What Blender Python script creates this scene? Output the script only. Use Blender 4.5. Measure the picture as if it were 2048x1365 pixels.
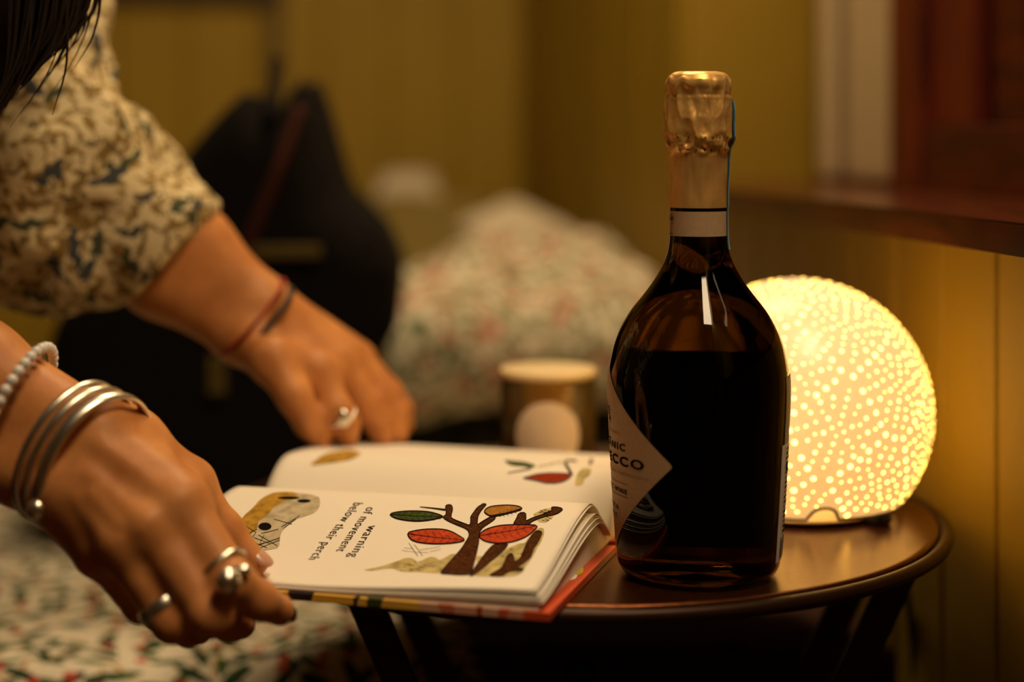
import bpy, bmesh, math, random
import numpy as np
from mathutils import Vector, Matrix, noise as mnoise
from mathutils.geometry import delaunay_2d_cdt

# ---------------------------------------------------------------- camera, world, lights, exposure
for o in list(bpy.data.objects):
    bpy.data.objects.remove(o, do_unlink=True)
SC = bpy.context.scene
COL = SC.collection
F, HX, HY = 3430.0, 1024.0, 275.0          # focal length in pixels, principal axis in the 2048x1365 frame
T = 0.71                                   # height of the table top
ZC = T + 0.2534                            # height of the camera

cam_d = bpy.data.cameras.new('camera')
cam = bpy.data.objects.new('camera', cam_d)
COL.objects.link(cam)
cam.location = (0, 0, ZC)
cam.rotation_euler = (math.pi / 2, 0, 0)
cam_d.sensor_width = 36.0
cam_d.lens = F / 2048.0 * 36.0
cam_d.shift_y = -(682.5 - HY) / 2048.0
cam_d.clip_start = 0.02
cam_d.dof.use_dof = True
cam_d.dof.focus_distance = 1.0
cam_d.dof.aperture_fstop = 2.0
SC.camera = cam

world = bpy.data.worlds.new('world')
SC.world = world
world.use_nodes = True
world.node_tree.nodes['Background'].inputs[0].default_value = (1.0, 0.62, 0.25, 1)
world.node_tree.nodes['Background'].inputs[1].default_value = 0.004

def area_light(name, loc, size, power, color, rot=(0, 0, 0)):
    l = bpy.data.lights.new(name, 'AREA')
    l.shape = 'RECTANGLE'
    l.size, l.size_y = size
    l.energy = power
    l.color = color
    o = bpy.data.objects.new(name, l)
    COL.objects.link(o)
    o.location = loc
    o.rotation_euler = rot
    return o

area_light('ceiling_panel_light', (0.35, 0.42, 2.28), (0.30, 0.75), 21.5, (1.0, 0.74, 0.45))
area_light('added_fill_light', (0.02, 1.75, 2.28), (0.5, 0.5), 18.0, (1.0, 0.72, 0.40))  # added lamp to lift the dim background, not a known fitting

SC.view_settings.view_transform = 'Standard'
SC.view_settings.look = 'None'
SC.view_settings.exposure = 0.0
SC.view_settings.gamma = 1.0
SC.view_settings.use_curve_mapping = False

# ---------------------------------------------------------------- helpers
RNG = random.Random(7)
NR = np.random.RandomState(11)

def P(px, py, y):
    """world point that the frame shows at pixel (px, py) when it stands y metres in front of the camera"""
    return Vector(((px - HX) / F * y, y, ZC - (py - HY) / F * y))

def link(o, parent=None):
    COL.objects.link(o)
    if parent is not None:
        o.parent = parent
    return o

def tag(o, label=None, cat=None, group=None, kind=None):
    if label: o['label'] = label
    if cat: o['category'] = cat
    if group: o['group'] = group
    if kind: o['kind'] = kind
    return o

def empty(name, loc=(0, 0, 0)):
    o = bpy.data.objects.new(name, None)
    o.empty_display_size = 0.02
    COL.objects.link(o)
    o.location = loc
    return o

def under(o, parent):
    """parent, keeping the world placement of geometry built in world coordinates"""
    o.parent = parent
    o.matrix_parent_inverse = Matrix.Translation(parent.location).inverted()
    return o

def mesh_obj(name, verts, faces, mat, parent=None, smooth=True):
    me = bpy.data.meshes.new(name)
    me.from_pydata([tuple(v) for v in verts], [], [tuple(int(i) for i in f) for f in faces])
    me.validate()
    if smooth and len(me.polygons):
        me.polygons.foreach_set('use_smooth', np.ones(len(me.polygons), bool))
    me.update()
    if mat: me.materials.append(mat)
    o = bpy.data.objects.new(name, me)
    COL.objects.link(o)
    if parent is not None:
        under(o, parent)
    return o

def bm_obj(name, bm, mat, parent=None, smooth=False):
    me = bpy.data.meshes.new(name)
    bm.normal_update()
    bm.to_mesh(me); bm.free()
    if smooth:
        me.polygons.foreach_set('use_smooth', np.ones(len(me.polygons), bool))
    if mat: me.materials.append(mat)
    o = bpy.data.objects.new(name, me)
    COL.objects.link(o)
    if parent is not None:
        under(o, parent)
    return o

def box_verts(x0, x1, y0, y1, z0, z1):
    v = [(x, y, z) for z in (z0, z1) for (x, y) in ((x0, y0), (x1, y0), (x1, y1), (x0, y1))]
    f = [(3, 2, 1, 0), (4, 5, 6, 7), (0, 1, 5, 4), (1, 2, 6, 5), (2, 3, 7, 6), (3, 0, 4, 7)]
    return v, f

def bevel_box(name, mapf, x0, x1, y0, y1, z0, z1, mat, parent=None, bev=0.002, seg=2):
    v, f = box_verts(x0, x1, y0, y1, z0, z1)
    bm = bmesh.new()
    vs = [bm.verts.new(mapf(*p)) for p in v]
    for q in f: bm.faces.new([vs[i] for i in q])
    bmesh.ops.recalc_face_normals(bm, faces=bm.faces)
    if bev > 0:
        bmesh.ops.bevel(bm, geom=list(bm.edges), offset=bev, segments=seg, affect='EDGES', profile=0.7)
    return bm_obj(name, bm, mat, parent, smooth=False)

def ident(x, y, z): return (x, y, z)

def tube(path, rad, n=10, closed=False, flat=None):
    """swept tube through points; rad is a number or a list"""
    pts = [Vector(p) for p in path]
    m = len(pts)
    rads = rad if isinstance(rad, (list, tuple)) else [rad] * m
    verts, faces = [], []
    prev = None
    for i, p in enumerate(pts):
        if closed:
            d = pts[(i + 1) % m] - pts[i - 1]
        else:
            d = pts[min(i + 1, m - 1)] - pts[max(i - 1, 0)]
        d.normalize()
        if prev is None:
            ref = Vector((0, 0, 1)) if abs(d.z) < 0.9 else Vector((1, 0, 0))
            u = d.cross(ref).normalized()
        else:
            u = (prev - d * prev.dot(d)).normalized()
        prev = u
        w = d.cross(u)
        for k in range(n):
            a = 2 * math.pi * k / n
            verts.append(p + (u * math.cos(a) + w * math.sin(a)) * rads[i])
    rng = m if closed else m - 1
    for i in range(rng):
        j = (i + 1) % m
        for k in range(n):
            k2 = (k + 1) % n
            faces.append((i * n + k, i * n + k2, j * n + k2, j * n + k))
    if not closed:
        faces.append(tuple(range(n - 1, -1, -1)))
        faces.append(tuple((m - 1) * n + k for k in range(n)))
    return verts, faces

def merge(*parts):
    V, Fc = [], []
    for v, f in parts:
        b = len(V)
        V.extend(v)
        Fc.extend([tuple(i + b for i in q) for q in f])
    return V, Fc

def catmull(pts, n=8):
    pts = [Vector(p) for p in pts]
    q = [pts[0] * 2 - pts[1]] + pts + [pts[-1] * 2 - pts[-2]]
    out = []
    for i in range(1, len(q) - 2):
        p0, p1, p2, p3 = q[i - 1:i + 3]
        for k in range(n):
            t = k / n
            out.append(0.5 * ((2 * p1) + (p2 - p0) * t + (2 * p0 - 5 * p1 + 4 * p2 - p3) * t * t + (3 * p1 - p0 - 3 * p2 + p3) * t ** 3))
    out.append(pts[-1])
    return out

def lathe(profile, n=64, centre=(0, 0, 0), rfun=None):
    """profile: list of (r, z) from bottom to top"""
    cx, cy, cz = centre
    verts, faces = [], []
    for (r, z) in profile:
        for k in range(n):
            a = 2 * math.pi * k / n
            rr = r if rfun is None else rfun(r, z, a)
            verts.append((cx + rr * math.sin(a), cy - rr * math.cos(a), cz + z))
    for i in range(len(profile) - 1):
        for k in range(n):
            k2 = (k + 1) % n
            faces.append((i * n + k, i * n + k2, (i + 1) * n + k2, (i + 1) * n + k))
    return verts, faces

# ---------------------------------------------------------------- smooth solids from blended tapered capsules
def surface_nets(vol, origin, h):
    s = vol < 0
    nx, ny, nz = vol.shape
    cnt = np.zeros((nx - 1, ny - 1, nz - 1), np.int8)
    for i in (0, 1):
        for j in (0, 1):
            for k in (0, 1):
                cnt += s[i:nx - 1 + i, j:ny - 1 + j, k:nz - 1 + k]
    act = (cnt > 0) & (cnt < 8)
    idx = -np.ones(act.shape, np.int64)
    ci, cj, ck = np.nonzero(act)
    n = len(ci)
    idx[ci, cj, ck] = np.arange(n)
    acc = np.zeros((n, 3)); num = np.zeros(n)
    corners = [(i, j, k) for i in (0, 1) for j in (0, 1) for k in (0, 1)]
    for a in corners:
        for ax in range(3):
            if a[ax]: continue
            b = list(a); b[ax] = 1
            va = vol[ci + a[0], cj + a[1], ck + a[2]]
            vb = vol[ci + b[0], cj + b[1], ck + b[2]]
            m = (va < 0) != (vb < 0)
            t = va[m] / (va[m] - vb[m])
            p = np.tile(np.array(a, float), (int(m.sum()), 1))
            p[:, ax] += t
            acc[m] += p
            num[m] += 1
    pos = acc / num[:, None] + np.stack([ci, cj, ck], 1)
    pos = np.array(origin) + pos * h
    quads = []
    for ax in range(3):
        sl0 = [slice(1, -1)] * 3; sl0[ax] = slice(0, -1)
        sl1 = [slice(1, -1)] * 3; sl1[ax] = slice(1, None)
        a, b = s[tuple(sl0)], s[tuple(sl1)]
        ch = a != b
        i, j, k = np.nonzero(ch)
        base = [i, j, k]
        off = [1, 1, 1]; off[ax] = 0
        base = [base[d] + off[d] for d in range(3)]
        o1, o2 = [d for d in range(3) if d != ax]
        def cell(d1, d2):
            c = [base[0].copy(), base[1].copy(), base[2].copy()]
            c[o1] = c[o1] - d1; c[o2] = c[o2] - d2
            return idx[c[0], c[1], c[2]]
        q = np.stack([cell(0, 0), cell(1, 0), cell(1, 1), cell(0, 1)], 1)
        inside_first = a[i, j, k]
        flip = inside_first if ax != 1 else ~inside_first
        q[~flip] = q[~flip][:, ::-1]
        quads.append(q)
    q = np.concatenate(quads)
    q = q[(q >= 0).all(1)]
    return pos, q

class Solid:
    def __init__(self, h, lo, hi):
        self.h = h
        self.lo = np.array(lo, float)
        self.n = np.maximum(4, np.ceil((np.array(hi) - self.lo) / h).astype(int) + 1)
        self.vol = np.full(tuple(self.n), 1.0, np.float32)
    def block(self, lo, hi):
        a = np.clip(np.floor((np.array(lo) - self.lo) / self.h).astype(int), 0, self.n)
        b = np.clip(np.ceil((np.array(hi) - self.lo) / self.h).astype(int) + 1, 0, self.n)
        if (b <= a).any(): return None
        g = [self.lo[d] + np.arange(a[d], b[d]) * self.h for d in range(3)]
        X, Y, Z = np.meshgrid(*g, indexing='ij', sparse=True)
        return tuple(slice(a[d], b[d]) for d in range(3)), X, Y, Z
    @staticmethod
    def cone(X, Y, Z, a, b, ra, rb):
        ax, ay, az = a
        d = np.array(b, float) - np.array(a, float)
        L2 = max(float(d @ d), 1e-12)
        px, py, pz = X - ax, Y - ay, Z - az
        t = np.clip((px * d[0] + py * d[1] + pz * d[2]) / L2, 0, 1)
        return np.sqrt((px - t * d[0]) ** 2 + (py - t * d[1]) ** 2 + (pz - t * d[2]) ** 2) - (ra + t * (rb - ra))
    def add(self, a, b, ra, rb=None, k=0.004):
        rb = ra if rb is None else rb
        a, b = np.array(a, float), np.array(b, float)
        m = max(ra, rb) + k + 3 * self.h
        r = self.block(np.minimum(a, b) - m, np.maximum(a, b) + m)
        if r is None: return
        sl, X, Y, Z = r
        d = self.cone(X, Y, Z, a, b, ra, rb)
        v = self.vol[sl]
        hh = np.maximum(k - np.abs(v - d), 0) / k
        self.vol[sl] = np.minimum(v, d) - hh * hh * k * 0.25
    def cut(self, a, b, ra, rb=None):
        rb = ra if rb is None else rb
        a, b = np.array(a, float), np.array(b, float)
        m = max(ra, rb) + 3 * self.h
        r = self.block(np.minimum(a, b) - m, np.maximum(a, b) + m)
        if r is None: return
        sl, X, Y, Z = r
        self.vol[sl] = np.maximum(self.vol[sl], -self.cone(X, Y, Z, a, b, ra, rb))
    def plane(self, p, nrm, rad=None):
        """cut away what lies on the side the normal points to, within rad of p"""
        p = np.array(p, float); nrm = np.array(nrm, float); nrm /= np.linalg.norm(nrm)
        r = self.block(self.lo, self.lo + self.n * self.h)
        sl, X, Y, Z = r
        d = (X - p[0]) * nrm[0] + (Y - p[1]) * nrm[1] + (Z - p[2]) * nrm[2]
        if rad is not None:
            far = np.sqrt((X - p[0]) ** 2 + (Y - p[1]) ** 2 + (Z - p[2]) ** 2) > rad
            d = np.where(far, -1.0, d)
        self.vol = np.maximum(self.vol, d).astype(np.float32)
    def wrinkle(self, amp, freq, seed=1, octaves=7, stretch=(1, 1, 1)):
        rs = np.random.RandomState(seed)
        r = self.block(self.lo, self.lo + self.n * self.h)
        sl, X, Y, Z = r
        acc = 0
        for i in range(octaves):
            d = rs.randn(3); d /= np.linalg.norm(d)
            d = d * np.array(stretch) * freq * rs.uniform(0.5, 1.8)
            w = rs.randn(3) * freq * 0.45
            acc = acc + np.sin(X * d[0] + Y * d[1] + Z * d[2] + rs.uniform(0, 6.28) + 1.3 * np.sin(X * w[0] + Y * w[1] + Z * w[2] + rs.uniform(0, 6.28)))
        self.vol = (self.vol + amp * acc / math.sqrt(octaves)).astype(np.float32)
    def mesh(self):
        self.vol[0] = self.vol[-1] = 1; self.vol[:, 0] = self.vol[:, -1] = 1; self.vol[:, :, 0] = self.vol[:, :, -1] = 1
        v, f = surface_nets(self.vol, self.lo, self.h)
        return v, f

def relax(v, f, it=2, lam=0.5):
    """a few smoothing passes over a quad mesh"""
    v = np.array(v); f = np.array(f)
    e = np.concatenate([f[:, [i, (i + 1) % 4]] for i in range(4)])
    for _ in range(it):
        acc = np.zeros_like(v); c = np.zeros(len(v))
        np.add.at(acc, e[:, 0], v[e[:, 1]]); np.add.at(c, e[:, 0], 1)
        np.add.at(acc, e[:, 1], v[e[:, 0]]); np.add.at(c, e[:, 1], 1)
        v = v + lam * (acc / np.maximum(c, 1)[:, None] - v)
    return v

def fast_mesh(name, v, f, mat, parent=None):
    me = bpy.data.meshes.new(name)
    v = np.asarray(v, np.float32); f = np.asarray(f, np.int32)
    me.vertices.add(len(v)); me.vertices.foreach_set('co', v.ravel())
    me.loops.add(f.size); me.loops.foreach_set('vertex_index', f.ravel())
    me.polygons.add(len(f)); me.polygons.foreach_set('loop_start', np.arange(0, f.size, f.shape[1], dtype=np.int32))
    me.polygons.foreach_set('use_smooth', np.ones(len(f), bool))
    me.update(calc_edges=True); me.validate()
    if mat: me.materials.append(mat)
    o = bpy.data.objects.new(name, me)
    COL.objects.link(o)
    if parent is not None: under(o, parent)
    return o

# ---------------------------------------------------------------- materials
def new_mat(name):
    m = bpy.data.materials.new(name)
    m.use_nodes = True
    nt = m.node_tree
    b = nt.nodes['Principled BSDF']
    return m, nt, b

def N(nt, typ, **kw):
    n = nt.nodes.new(typ)
    for k, v in kw.items():
        if k.startswith('i_'):
            n.inputs[int(k[2:])].default_value = v
        else:
            setattr(n, k, v)
    return n

def L(nt, a, b): nt.links.new(a, b)

def plain(name, col, rough=0.5, metal=0.0, spec=0.5, vary=0.12, scale=60.0, bump=0.0, bscale=300.0):
    m, nt, b = new_mat(name)
    b.inputs['Roughness'].default_value = rough
    b.inputs['Metallic'].default_value = metal
    b.inputs['Specular IOR Level'].default_value = spec
    tc = N(nt, 'ShaderNodeTexCoord')
    nz = N(nt, 'ShaderNodeTexNoise'); nz.inputs['Scale'].default_value = scale; nz.inputs['Detail'].default_value = 4
    L(nt, tc.outputs['Object'], nz.inputs['Vector'])
    r = N(nt, 'ShaderNodeValToRGB')
    r.color_ramp.elements[0].position = 0.3; r.color_ramp.elements[1].position = 0.7
    r.color_ramp.elements[0].color = tuple(c * (1 - vary) for c in col) + (1,)
    r.color_ramp.elements[1].color = tuple(min(1, c * (1 + vary)) for c in col) + (1,)
    L(nt, nz.outputs['Fac'], r.inputs['Fac']); L(nt, r.outputs['Color'], b.inputs['Base Color'])
    if bump:
        n2 = N(nt, 'ShaderNodeTexNoise'); n2.inputs['Scale'].default_value = bscale
        L(nt, tc.outputs['Object'], n2.inputs['Vector'])
        bp = N(nt, 'ShaderNodeBump'); bp.inputs['Strength'].default_value = bump; bp.inputs['Distance'].default_value = 0.002
        L(nt, n2.outputs['Fac'], bp.inputs['Height']); L(nt, bp.outputs['Normal'], b.inputs['Normal'])
    return m

def wood(name, c0, c1, rough=0.35, axis=0, scale=6.0, coat=0.0):
    m, nt, b = new_mat(name)
    b.inputs['Roughness'].default_value = rough
    b.inputs['Coat Weight'].default_value = coat
    tc = N(nt, 'ShaderNodeTexCoord'); mp = N(nt, 'ShaderNodeMapping')
    sc = [14.0, 14.0, 14.0]; sc[axis] = 1.6
    mp.inputs['Scale'].default_value = [s * scale / 6 for s in sc]
    L(nt, tc.outputs['Object'], mp.inputs['Vector'])
    nz = N(nt, 'ShaderNodeTexNoise'); nz.inputs['Scale'].default_value = 3.0; nz.inputs['Detail'].default_value = 7; nz.inputs['Distortion'].default_value = 0.8
    L(nt, mp.outputs['Vector'], nz.inputs['Vector'])
    n2 = N(nt, 'ShaderNodeTexNoise'); n2.inputs['Scale'].default_value = 26.0; n2.inputs['Detail'].default_value = 3
    L(nt, mp.outputs['Vector'], n2.inputs['Vector'])
    mx = N(nt, 'ShaderNodeMath', operation='MULTIPLY_ADD'); mx.inputs[1].default_value = 0.35
    L(nt, n2.outputs['Fac'], mx.inputs[0]); L(nt, nz.outputs['Fac'], mx.inputs[2])
    r = N(nt, 'ShaderNodeValToRGB')
    r.color_ramp.elements[0].position = 0.48; r.color_ramp.elements[1].position = 0.82
    r.color_ramp.elements[0].color = tuple(c0) + (1,); r.color_ramp.elements[1].color = tuple(c1) + (1,)
    L(nt, mx.outputs[0], r.inputs['Fac']); L(nt, r.outputs['Color'], b.inputs['Base Color'])
    bp = N(nt, 'ShaderNodeBump'); bp.inputs['Strength'].default_value = 0.15; bp.inputs['Distance'].default_value = 0.001
    L(nt, mx.outputs[0], bp.inputs['Height']); L(nt, bp.outputs['Normal'], b.inputs['Normal'])
    return m

def print_mask(nt, coord, scale, a, bw, off=(0, 0, 0), three_d=False, round_=False, keep=1.0):
    """scattered leaf or dot shapes: one per Voronoi cell, turned at random"""
    mp = N(nt, 'ShaderNodeMapping'); mp.inputs['Scale'].default_value = (scale,) * 3; mp.inputs['Location'].default_value = off
    L(nt, coord, mp.inputs['Vector'])
    v = N(nt, 'ShaderNodeTexVoronoi'); v.voronoi_dimensions = '3D' if three_d else '2D'; v.inputs['Scale'].default_value = 1.0
    v.inputs['Randomness'].default_value = 0.85
    L(nt, mp.outputs['Vector'], v.inputs['Vector'])
    sub = N(nt, 'ShaderNodeVectorMath', operation='SUBTRACT')
    L(nt, mp.outputs['Vector'], sub.inputs[0]); L(nt, v.outputs['Position'], sub.inputs[1])
    sp = N(nt, 'ShaderNodeSeparateColor'); L(nt, v.outputs['Color'], sp.inputs[0])
    if three_d:
        rt = N(nt, 'ShaderNodeVectorRotate'); rt.rotation_type = 'EULER_XYZ'
        sc = N(nt, 'ShaderNodeVectorMath', operation='SCALE'); sc.inputs['Scale'].default_value = 6.28
        L(nt, v.outputs['Color'], sc.inputs[0]); L(nt, sc.outputs[0], rt.inputs['Rotation'])
    else:
        rt = N(nt, 'ShaderNodeVectorRotate'); rt.rotation_type = 'Z_AXIS'
        an = N(nt, 'ShaderNodeMath', operation='MULTIPLY'); an.inputs[1].default_value = 6.28
        L(nt, sp.outputs[0], an.inputs[0]); L(nt, an.outputs[0], rt.inputs['Angle'])
    L(nt, sub.outputs[0], rt.inputs['Vector'])
    s = N(nt, 'ShaderNodeSeparateXYZ'); L(nt, rt.outputs['Vector'], s.inputs[0])
    x2 = N(nt, 'ShaderNodeMath', operation='MULTIPLY'); L(nt, s.outputs[0], x2.inputs[0]); L(nt, s.outputs[0], x2.inputs[1])
    xa = N(nt, 'ShaderNodeMath', operation='DIVIDE'); xa.inputs[1].default_value = a * a; L(nt, x2.outputs[0], xa.inputs[0])
    if round_:
        y2 = N(nt, 'ShaderNodeMath', operation='MULTIPLY'); L(nt, s.outputs[1], y2.inputs[0]); L(nt, s.outputs[1], y2.inputs[1])
        ya = N(nt, 'ShaderNodeMath', operation='DIVIDE'); ya.inputs[1].default_value = bw * bw; L(nt, y2.outputs[0], ya.inputs[0])
    else:
        y2 = N(nt, 'ShaderNodeMath', operation='ABSOLUTE'); L(nt, s.outputs[1], y2.inputs[0])
        ya = N(nt, 'ShaderNodeMath', operation='DIVIDE'); ya.inputs[1].default_value = bw; L(nt, y2.outputs[0], ya.inputs[0])
    ad = N(nt, 'ShaderNodeMath', operation='ADD'); L(nt, xa.outputs[0], ad.inputs[0]); L(nt, ya.outputs[0], ad.inputs[1])
    lt = N(nt, 'ShaderNodeMath', operation='LESS_THAN'); lt.inputs[1].default_value = 1.0; L(nt, ad.outputs[0], lt.inputs[0])
    if keep < 1:
        k = N(nt, 'ShaderNodeMath', operation='LESS_THAN'); k.inputs[1].default_value = keep; L(nt, sp.outputs[1], k.inputs[0])
        mu = N(nt, 'ShaderNodeMath', operation='MULTIPLY'); L(nt, lt.outputs[0], mu.inputs[0]); L(nt, k.outputs[0], mu.inputs[1])
        return mu.outputs[0]
    return lt.outputs[0]

def printed(name, base, layers, rough=0.85, three_d=False, bump=0.2, warp=0.0):
    m, nt, b = new_mat(name)
    b.inputs['Roughness'].default_value = rough
    b.inputs['Specular IOR Level'].default_value = 0.15
    tc = N(nt, 'ShaderNodeTexCoord')
    nz = N(nt, 'ShaderNodeTexNoise'); nz.inputs['Scale'].default_value = 9
    L(nt, tc.outputs['Object'], nz.inputs['Vector'])
    r = N(nt, 'ShaderNodeValToRGB')
    r.color_ramp.elements[0].color = tuple(c * 0.88 for c in base) + (1,); r.color_ramp.elements[1].color = tuple(base) + (1,)
    L(nt, nz.outputs['Fac'], r.inputs['Fac'])
    cur = r.outputs['Color']
    crd = tc.outputs['Object']
    if warp:
        wn = N(nt, 'ShaderNodeTexNoise'); wn.inputs['Scale'].default_value = 95; wn.inputs['Detail'].default_value = 1
        L(nt, crd, wn.inputs['Vector'])
        ws = N(nt, 'ShaderNodeVectorMath', operation='MULTIPLY_ADD'); ws.inputs[1].default_value = (warp,) * 3
        L(nt, wn.outputs['Color'], ws.inputs[0]); L(nt, crd, ws.inputs[2]); crd = ws.outputs[0]
    for ly in layers:
        msk = print_mask(nt, crd, ly['scale'], ly['a'], ly['b'], ly.get('off', (0, 0, 0)), three_d, ly.get('round', False), ly.get('keep', 1.0))
        mx = N(nt, 'ShaderNodeMix'); mx.data_type = 'RGBA'
        L(nt, msk, mx.inputs[0]); L(nt, cur, mx.inputs[6]); mx.inputs[7].default_value = tuple(ly['col']) + (1,)
        cur = mx.outputs[2]
    L(nt, cur, b.inputs['Base Color'])
    return m

WALL = plain('olive_wall_paint', (0.35, 0.218, 0.004), 0.6, vary=0.06, scale=5)
CEIL = plain('dark_boarded_ceiling', (0.085, 0.045, 0.012), 0.8)
WALLD = plain('dark_panelled_wall', (0.10, 0.05, 0.010), 0.7)
FLOOR = wood('floor_boards', (0.05, 0.02, 0.008), (0.14, 0.06, 0.02), 0.5)
MAHOG = wood('mahogany', (0.030, 0.0025, 0.0004), (0.11, 0.010, 0.0012), 0.4, axis=1)
MAHOGV = wood('mahogany_upright', (0.055, 0.0045, 0.0006), (0.18, 0.020, 0.002), 0.45, axis=2)
SILLW = wood('sill_wood', (0.030, 0.0045, 0.0006), (0.105, 0.020, 0.003), 0.22, axis=1, scale=7)
CREAM = plain('cream_gloss_paint', (0.62, 0.47, 0.27), 0.4, vary=0.05)
DARKTRIM = plain('dark_brown_paint', (0.03, 0.014, 0.003), 0.6)
BLACK = plain('black_rubber', (0.006, 0.005, 0.005), 0.6)
TABLE = plain('brown_table_enamel', (0.105, 0.031, 0.007), 0.29, metal=0.8, spec=0.3, vary=0.2, scale=220, bump=0.05, bscale=900)
IRON = plain('dark_table_iron', (0.030, 0.011, 0.003), 0.42, metal=0.5, spec=0.3)
GLASSB, _nt, _b = new_mat('near_black_bottle_glass')
_b.inputs['Base Color'].default_value = (0.012, 0.0042, 0.0003, 1); _b.inputs['Roughness'].default_value = 0.03
_b.inputs['Transmission Weight'].default_value = 1.0; _b.inputs['IOR'].default_value = 1.36
FOIL = plain('matt_gold_foil', (0.90, 0.53, 0.16), 0.38, metal=0.55, vary=0.1, scale=90)
PAPER = plain('label_paper', (0.52, 0.345, 0.19), 0.75, vary=0.06, scale=400)
PAPERW = plain('white_label_paper', (0.78, 0.74, 0.68), 0.6, vary=0.03)
PAPERG = plain('grey_gold_label', (0.36, 0.27, 0.15), 0.6, vary=0.15, scale=600)
INK = plain('black_ink', (0.010, 0.007, 0.006), 0.9, vary=0.1, spec=0.02)
INKG = plain('grey_ink', (0.30, 0.20, 0.11), 0.9, vary=0.1, spec=0.02)
BLUE = plain('blue_strip_ink', (0.02, 0.22, 0.42), 0.4)
STRIPW = plain('pale_strip_paper', (0.6, 0.62, 0.6), 0.5)
PAGE = plain('page_paper', (0.84, 0.77, 0.66), 0.55, vary=0.015, scale=12, spec=0.1)
SILVER = plain('brushed_silver', (0.85, 0.80, 0.70), 0.30, metal=1.0, vary=0.08, scale=200)
PEARL = plain('white_beads', (0.75, 0.74, 0.72), 0.25, vary=0.06)
REDC = plain('red_cord', (0.28, 0.015, 0.012), 0.7)
BLKC = plain('black_cord', (0.010, 0.009, 0.010), 0.6)
NAIL = plain('dark_nail_varnish', (0.018, 0.010, 0.010), 0.15)
NAILN = plain('bare_nail', (0.62, 0.33, 0.22), 0.25, vary=0.04)
BAGM = plain('black_bag_cloth', (0.006, 0.0045, 0.004), 0.9, spec=0.1)
BAGS = plain('dark_red_strap', (0.045, 0.012, 0.006), 0.8, spec=0.1)
BAGB = plain('olive_webbing', (0.10, 0.07, 0.02), 0.8, spec=0.1)
HAIR = plain('dark_brown_hair', (0.016, 0.009, 0.005), 0.55, spec=0.3, vary=0.4, scale=300)
TROUS = plain('black_trouser_cloth', (0.008, 0.008, 0.009), 0.9, spec=0.1)
PILLOW = plain('cream_pillow_cotton', (0.66, 0.56, 0.40), 0.9, vary=0.05, scale=10)
WAX = plain('cream_wax', (0.80, 0.62, 0.34), 0.55, vary=0.04)
CLABEL = plain('round_candle_label_paper', (0.74, 0.60, 0.46), 0.7, vary=0.04)

SKIN, _nt, _b = new_mat('warm_skin')
_b.inputs['Roughness'].default_value = 0.46
_b.inputs['Specular IOR Level'].default_value = 0.22
_b.inputs['Subsurface Weight'].default_value = 0.12
_b.inputs['Subsurface Radius'].default_value = (0.006, 0.002, 0.001)
_b.inputs['Subsurface Scale'].default_value = 1.0
_tc = N(_nt, 'ShaderNodeTexCoord')
_n1 = N(_nt, 'ShaderNodeTexNoise'); _n1.inputs['Scale'].default_value = 38; _n1.inputs['Detail'].default_value = 5
L(_nt, _tc.outputs['Object'], _n1.inputs['Vector'])
_r = N(_nt, 'ShaderNodeValToRGB')
_r.color_ramp.elements[0].position = 0.3; _r.color_ramp.elements[0].color = (0.47, 0.175, 0.052, 1)
_r.color_ramp.elements[1].position = 0.72; _r.color_ramp.elements[1].color = (0.67, 0.295, 0.099, 1)
L(_nt, _n1.outputs['Fac'], _r.inputs['Fac']); L(_nt, _r.outputs['Color'], _b.inputs['Base Color'])
_n2 = N(_nt, 'ShaderNodeTexVoronoi'); _n2.inputs['Scale'].default_value = 620
L(_nt, _tc.outputs['Object'], _n2.inputs['Vector'])
_n3 = N(_nt, 'ShaderNodeTexNoise'); _n3.inputs['Scale'].default_value = 160; _n3.inputs['Detail'].default_value = 6
L(_nt, _tc.outputs['Object'], _n3.inputs['Vector'])
_ad = N(_nt, 'ShaderNodeMath', operation='MULTIPLY_ADD'); _ad.inputs[1].default_value = 0.25
L(_nt, _n2.outputs['Distance'], _ad.inputs[0]); L(_nt, _n3.outputs['Fac'], _ad.inputs[2])
_bp = N(_nt, 'ShaderNodeBump'); _bp.inputs['Strength'].default_value = 0.22; _bp.inputs['Distance'].default_value = 0.0012
L(_nt, _ad.outputs[0], _bp.inputs['Height']); L(_nt, _bp.outputs['Normal'], _b.inputs['Normal'])

GREEN, DGREEN, RED, OCHRE = (0.05, 0.095, 0.022), (0.018, 0.04, 0.014), (0.42, 0.05, 0.03), (0.42, 0.24, 0.07)
FLORAL = printed('leaf_and_berry_cotton', (0.70, 0.63, 0.49), [
    dict(scale=30, a=0.62, b=0.05, col=OCHRE, off=(3.3, 1.7, 0)),
    dict(scale=37, a=0.60, b=0.16, col=GREEN, off=(0.2, 0.9, 0)),
    dict(scale=33, a=0.66, b=0.15, col=DGREEN, off=(5.2, 2.4, 0), keep=0.8),
    dict(scale=38, a=0.20, b=0.17, col=RED, off=(8.1, 4.4, 0), round=True, keep=0.4)])
FLORAL3 = printed('leaf_and_berry_duvet_cotton', (0.76, 0.67, 0.50), [
    dict(scale=54, a=0.62, b=0.20, col=(0.10, 0.15, 0.06), off=(0.2, 0.9, 0)),
    dict(scale=46, a=0.55, b=0.20, col=(0.30, 0.26, 0.14), off=(2.2, 5.9, 1)),
    dict(scale=42, a=0.28, b=0.25, col=(0.46, 0.17, 0.11), off=(8.1, 4.4, 0), round=True, keep=0.6)], three_d=True)
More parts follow.
